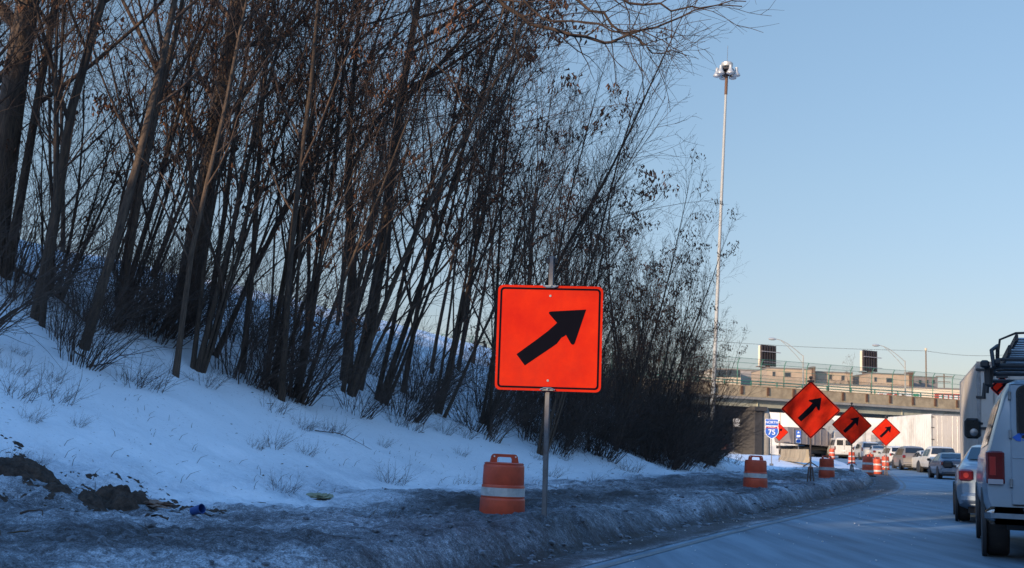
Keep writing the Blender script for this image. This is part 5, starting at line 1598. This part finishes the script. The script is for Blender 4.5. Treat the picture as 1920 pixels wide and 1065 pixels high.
# ------------------------------------------------------------------ near van
def near_van():
    c = gd(1846, 980, 14.25); hd = R(20.6)
    W = 2.03; L = 5.7
    base = Vector((c[0] + W / 2 * math.cos(hd), c[1] - W / 2 * math.sin(hd), .006))
    g = empty('cargo_van', base, -hd, 'silver cargo van with a black roof rack, cut by the right edge of the view', 'van')
    B = Body(L, W, [(0, 2.06), (.03, 2.12), (.10, 2.165), (.30, 2.19), (3.9, 2.19), (4.15, 2.12), (4.75, 1.40), (5.4, 1.12), (L, .9)], [(0, 1.32), (4.3, 1.28), (L, .85)], bot=.46, tum=.20, rear_r=.035)
    B.build(M['p_silverblue'], g)
    B.side_glass([(.45, 1.7), (1.85, 3.0), (3.15, 3.95)], g)
    B.end_glass(4.2, 4.7, g, 'windscreen')
    for sd in (-1, 1):
        d = MB().box((0, 0, 0), (.70, .035, 1.44), bev=.016).build('rear_door', M['p_silverblue'], g, 40, loc=(sd * .362, -.004, 1.385))
        MB().prism(rrect(.56, .60, .08), -.012, .0).build('rear_window', M['glass'], d, None, loc=(-sd * .02, -.012, .39))
        MB().ring(rrect(.60, .64, .10), rrect(.56, .60, .08), -.010, .0).build('window_seal', M['rubber'], d, None, loc=(-sd * .02, -.014, .39))
        for zz in (-.46, .12, .58):
            MB().box((sd * .352, -.02, zz), (.035, .05, .11), bev=.01).build('hinge', M['alu'], d)
        MB().box((0, -.018, -.16), (.66, .012, .012), bev=.003).build('swage_line', M['p_silverblue'], d)
        # tall tail lamp with a pale reversing window at the foot
        t = MB().box((0, 0, 0), (.205, .09, .40), bev=.02).build('tail_light', M['tail'], g, 40, loc=(sd * .885, .015, 1.10))
        MB().box((.03 * sd, -.047, .02), (.07, .01, .22), bev=.003).build('lens', M['tail_lit'], t)
        MB().box((0, -.047, -.165), (.17, .01, .06), bev=.003).build('reversing_lens', M['lilac'], t)
    MB().prism([(-.07, .0), (.0, .05), (.07, .045), (.03, .01), (.02, -.05), (-.03, -.04)], -.003, 0).build('blue_badge', M['bluesign'], g, None, loc=(-.62, -.025, 1.47))
    MB().box((-.52, -.022, 1.44), (.14, .004, .012)).build('badge_line', M['bluesign'], g)
    MB().box((0, -.13, .545), (2.04, .16, .20), bev=.07).build('bumper', M['chrome'], g, 40)
    MB().box((0, -.17, .63), (1.2, .12, .03), bev=.01).build('bumper_step', M['plastic'], g)
    MB().box((0, -.225, .545), (.30, .012, .15), bev=.004).build('licence_plate', M['plate'], g)
    MB().box((0, L - .02, .6), (2.0, .2, .24), bev=.07).build('front_bumper', M['chrome'], g, 40)
    MB().box((0, 2.8, .46), (1.5, 5.0, .2)).build('underbody', M['plastic'], g)
    MB().tube([(.2, 3, .36), (.2, .6, .34), (.35, -.02, .33)], .035, 8).build('exhaust_pipe', M['steel'], g, 40)
    wheels(g, 2.0, (.98, 4.55), .385, .27)
    for sd in (-1, 1):
        MB().box((sd * .86, .62, .46), (.30, .02, .34)).build('mud_flap', M['rubber'], g)
        # towing mirror
        mz = 1.66; my = 4.15; mx = sd * (B.w(my) + .05)
        mr = MB().box((0, 0, 0), (.235, .13, .31), bev=.045).build('mirror', M['plastic'], g, 40, loc=(mx, my, mz))
        MB().prism(rrect(.19, .26, .04), -.003, 0).build('mirror_glass', M['glass'], mr, None, loc=(0, -.067, 0))
        MB().lathe([(.06, 0), (.055, -.010), (.01, -.022)], axis='z', n=16).build('blind_spot_mirror', M['steel'], mr, 40, loc=(.02, -.072, -.06), rot=(R(-90), 0, 0))
        MB().box((mx * .5 + sd * B.w(my) * .5 - 0, my + .05, mz - .08), (.16, .05, .05), bev=.01).box((mx * .5 + sd * B.w(my) * .5, my + .05, mz + .08), (.26, .04, .04), bev=.01).build('mirror_arm', M['plastic'], g)
    rack = MB()
    for yy in (.25, 1.7, 3.3):
        rack.tube([(-.92, yy, 2.08), (-.90, yy, 2.30), (-.80, yy, 2.34), (.80, yy, 2.34), (.90, yy, 2.30), (.92, yy, 2.08)], .028, 8)
    for sd in (-1, 1):
        rack.box((sd * .84, 1.8, 2.37), (.06, 3.9, .06), bev=.01)
        rack.tube([(sd * .88, -.05, 2.30), (sd * .90, .1, 2.52), (sd * .82, .35, 2.60), (sd * .82, .6, 2.36)], .024, 8)
        rack.box((sd * .95, .18, 2.22), (.07, .12, .26), bev=.015).box((sd * .98, .10, 2.35), (.10, .16, .09), bev=.02)
    for k in range(4): rack.tube([(-.82, -.02 + k * .9, 2.40), (.82, -.02 + k * .9, 2.40)], .02, 6)
    rack.build('roof_rack', M['plastic'], g, 40)
    Mx = g.matrix_basis.copy()
    # ladders carried on the rack: things of their own
    for (x0, zz, lab, hh) in ((-.46, 2.52, 'lower black ladder lying on the roof rack of the silver van', .11), (-.38, 2.66, 'upper black ladder stacked on the other on the van roof rack', .09)):
        l = empty('ladder', Mx @ Vector((x0, .0, zz)), -hd, lab, 'ladder')
        for sx in (-.24, .24): MB().box((sx, 1.9, 0), (.035, 3.9, hh), bev=.008).build('side_rail', M['plastic'], l)
        rg = MB()
        for k in range(12): rg.cyl((-.24, .12 + k * .32, 0), (.24, .12 + k * .32, 0), .017, n=8)
        rg.build('rungs', M['steel'], l)
    pz = MB().cyl((.18, -.1, 2.50), (.18, 3.6, 2.50), .075, n=18).cyl((.18, -.115, 2.50), (.18, -.098, 2.50), .082, n=18)
    o = pz.build('pipe', M['alu'], None, 40); o.matrix_world = Mx
    tag(o, 'grey plastic pipe tube strapped on the roof rack beside the ladders', 'pipe')
    st_ = MB().tube([(-.84, .2, 2.36), (-.80, .2, 2.66), (-.62, .2, 2.74), (-.1, .2, 2.76), (.1, .2, 2.62), (.3, .2, 2.58), (.5, .2, 2.36)], .016, 6)
    st_.build('strap', M['rubber'], g)
near_van()
# ice and salt crumbs on the asphalt
P = []; RR = []
rs = np.random.RandomState(9)
mb = MB()
for k in range(260):
    s_ = rs.uniform(9, 46); t_ = -abs(rs.randn()) * 2.2 - .02 if k % 3 else .35 + .2 * rs.rand()
    e, n = edge(s_); p = e + n * t_
    w = .004 + .008 * rs.rand() ** 2
    mb.box((p[0], p[1], float(zbase(p[1])) + .012), (w * 2, w * 1.4, w), bev=w * .3)
tag(mb.build('ice_crumbs', M['whitewall'], None), 'loose crumbs of ice and salt scattered on the asphalt', 'ice', kind='stuff')
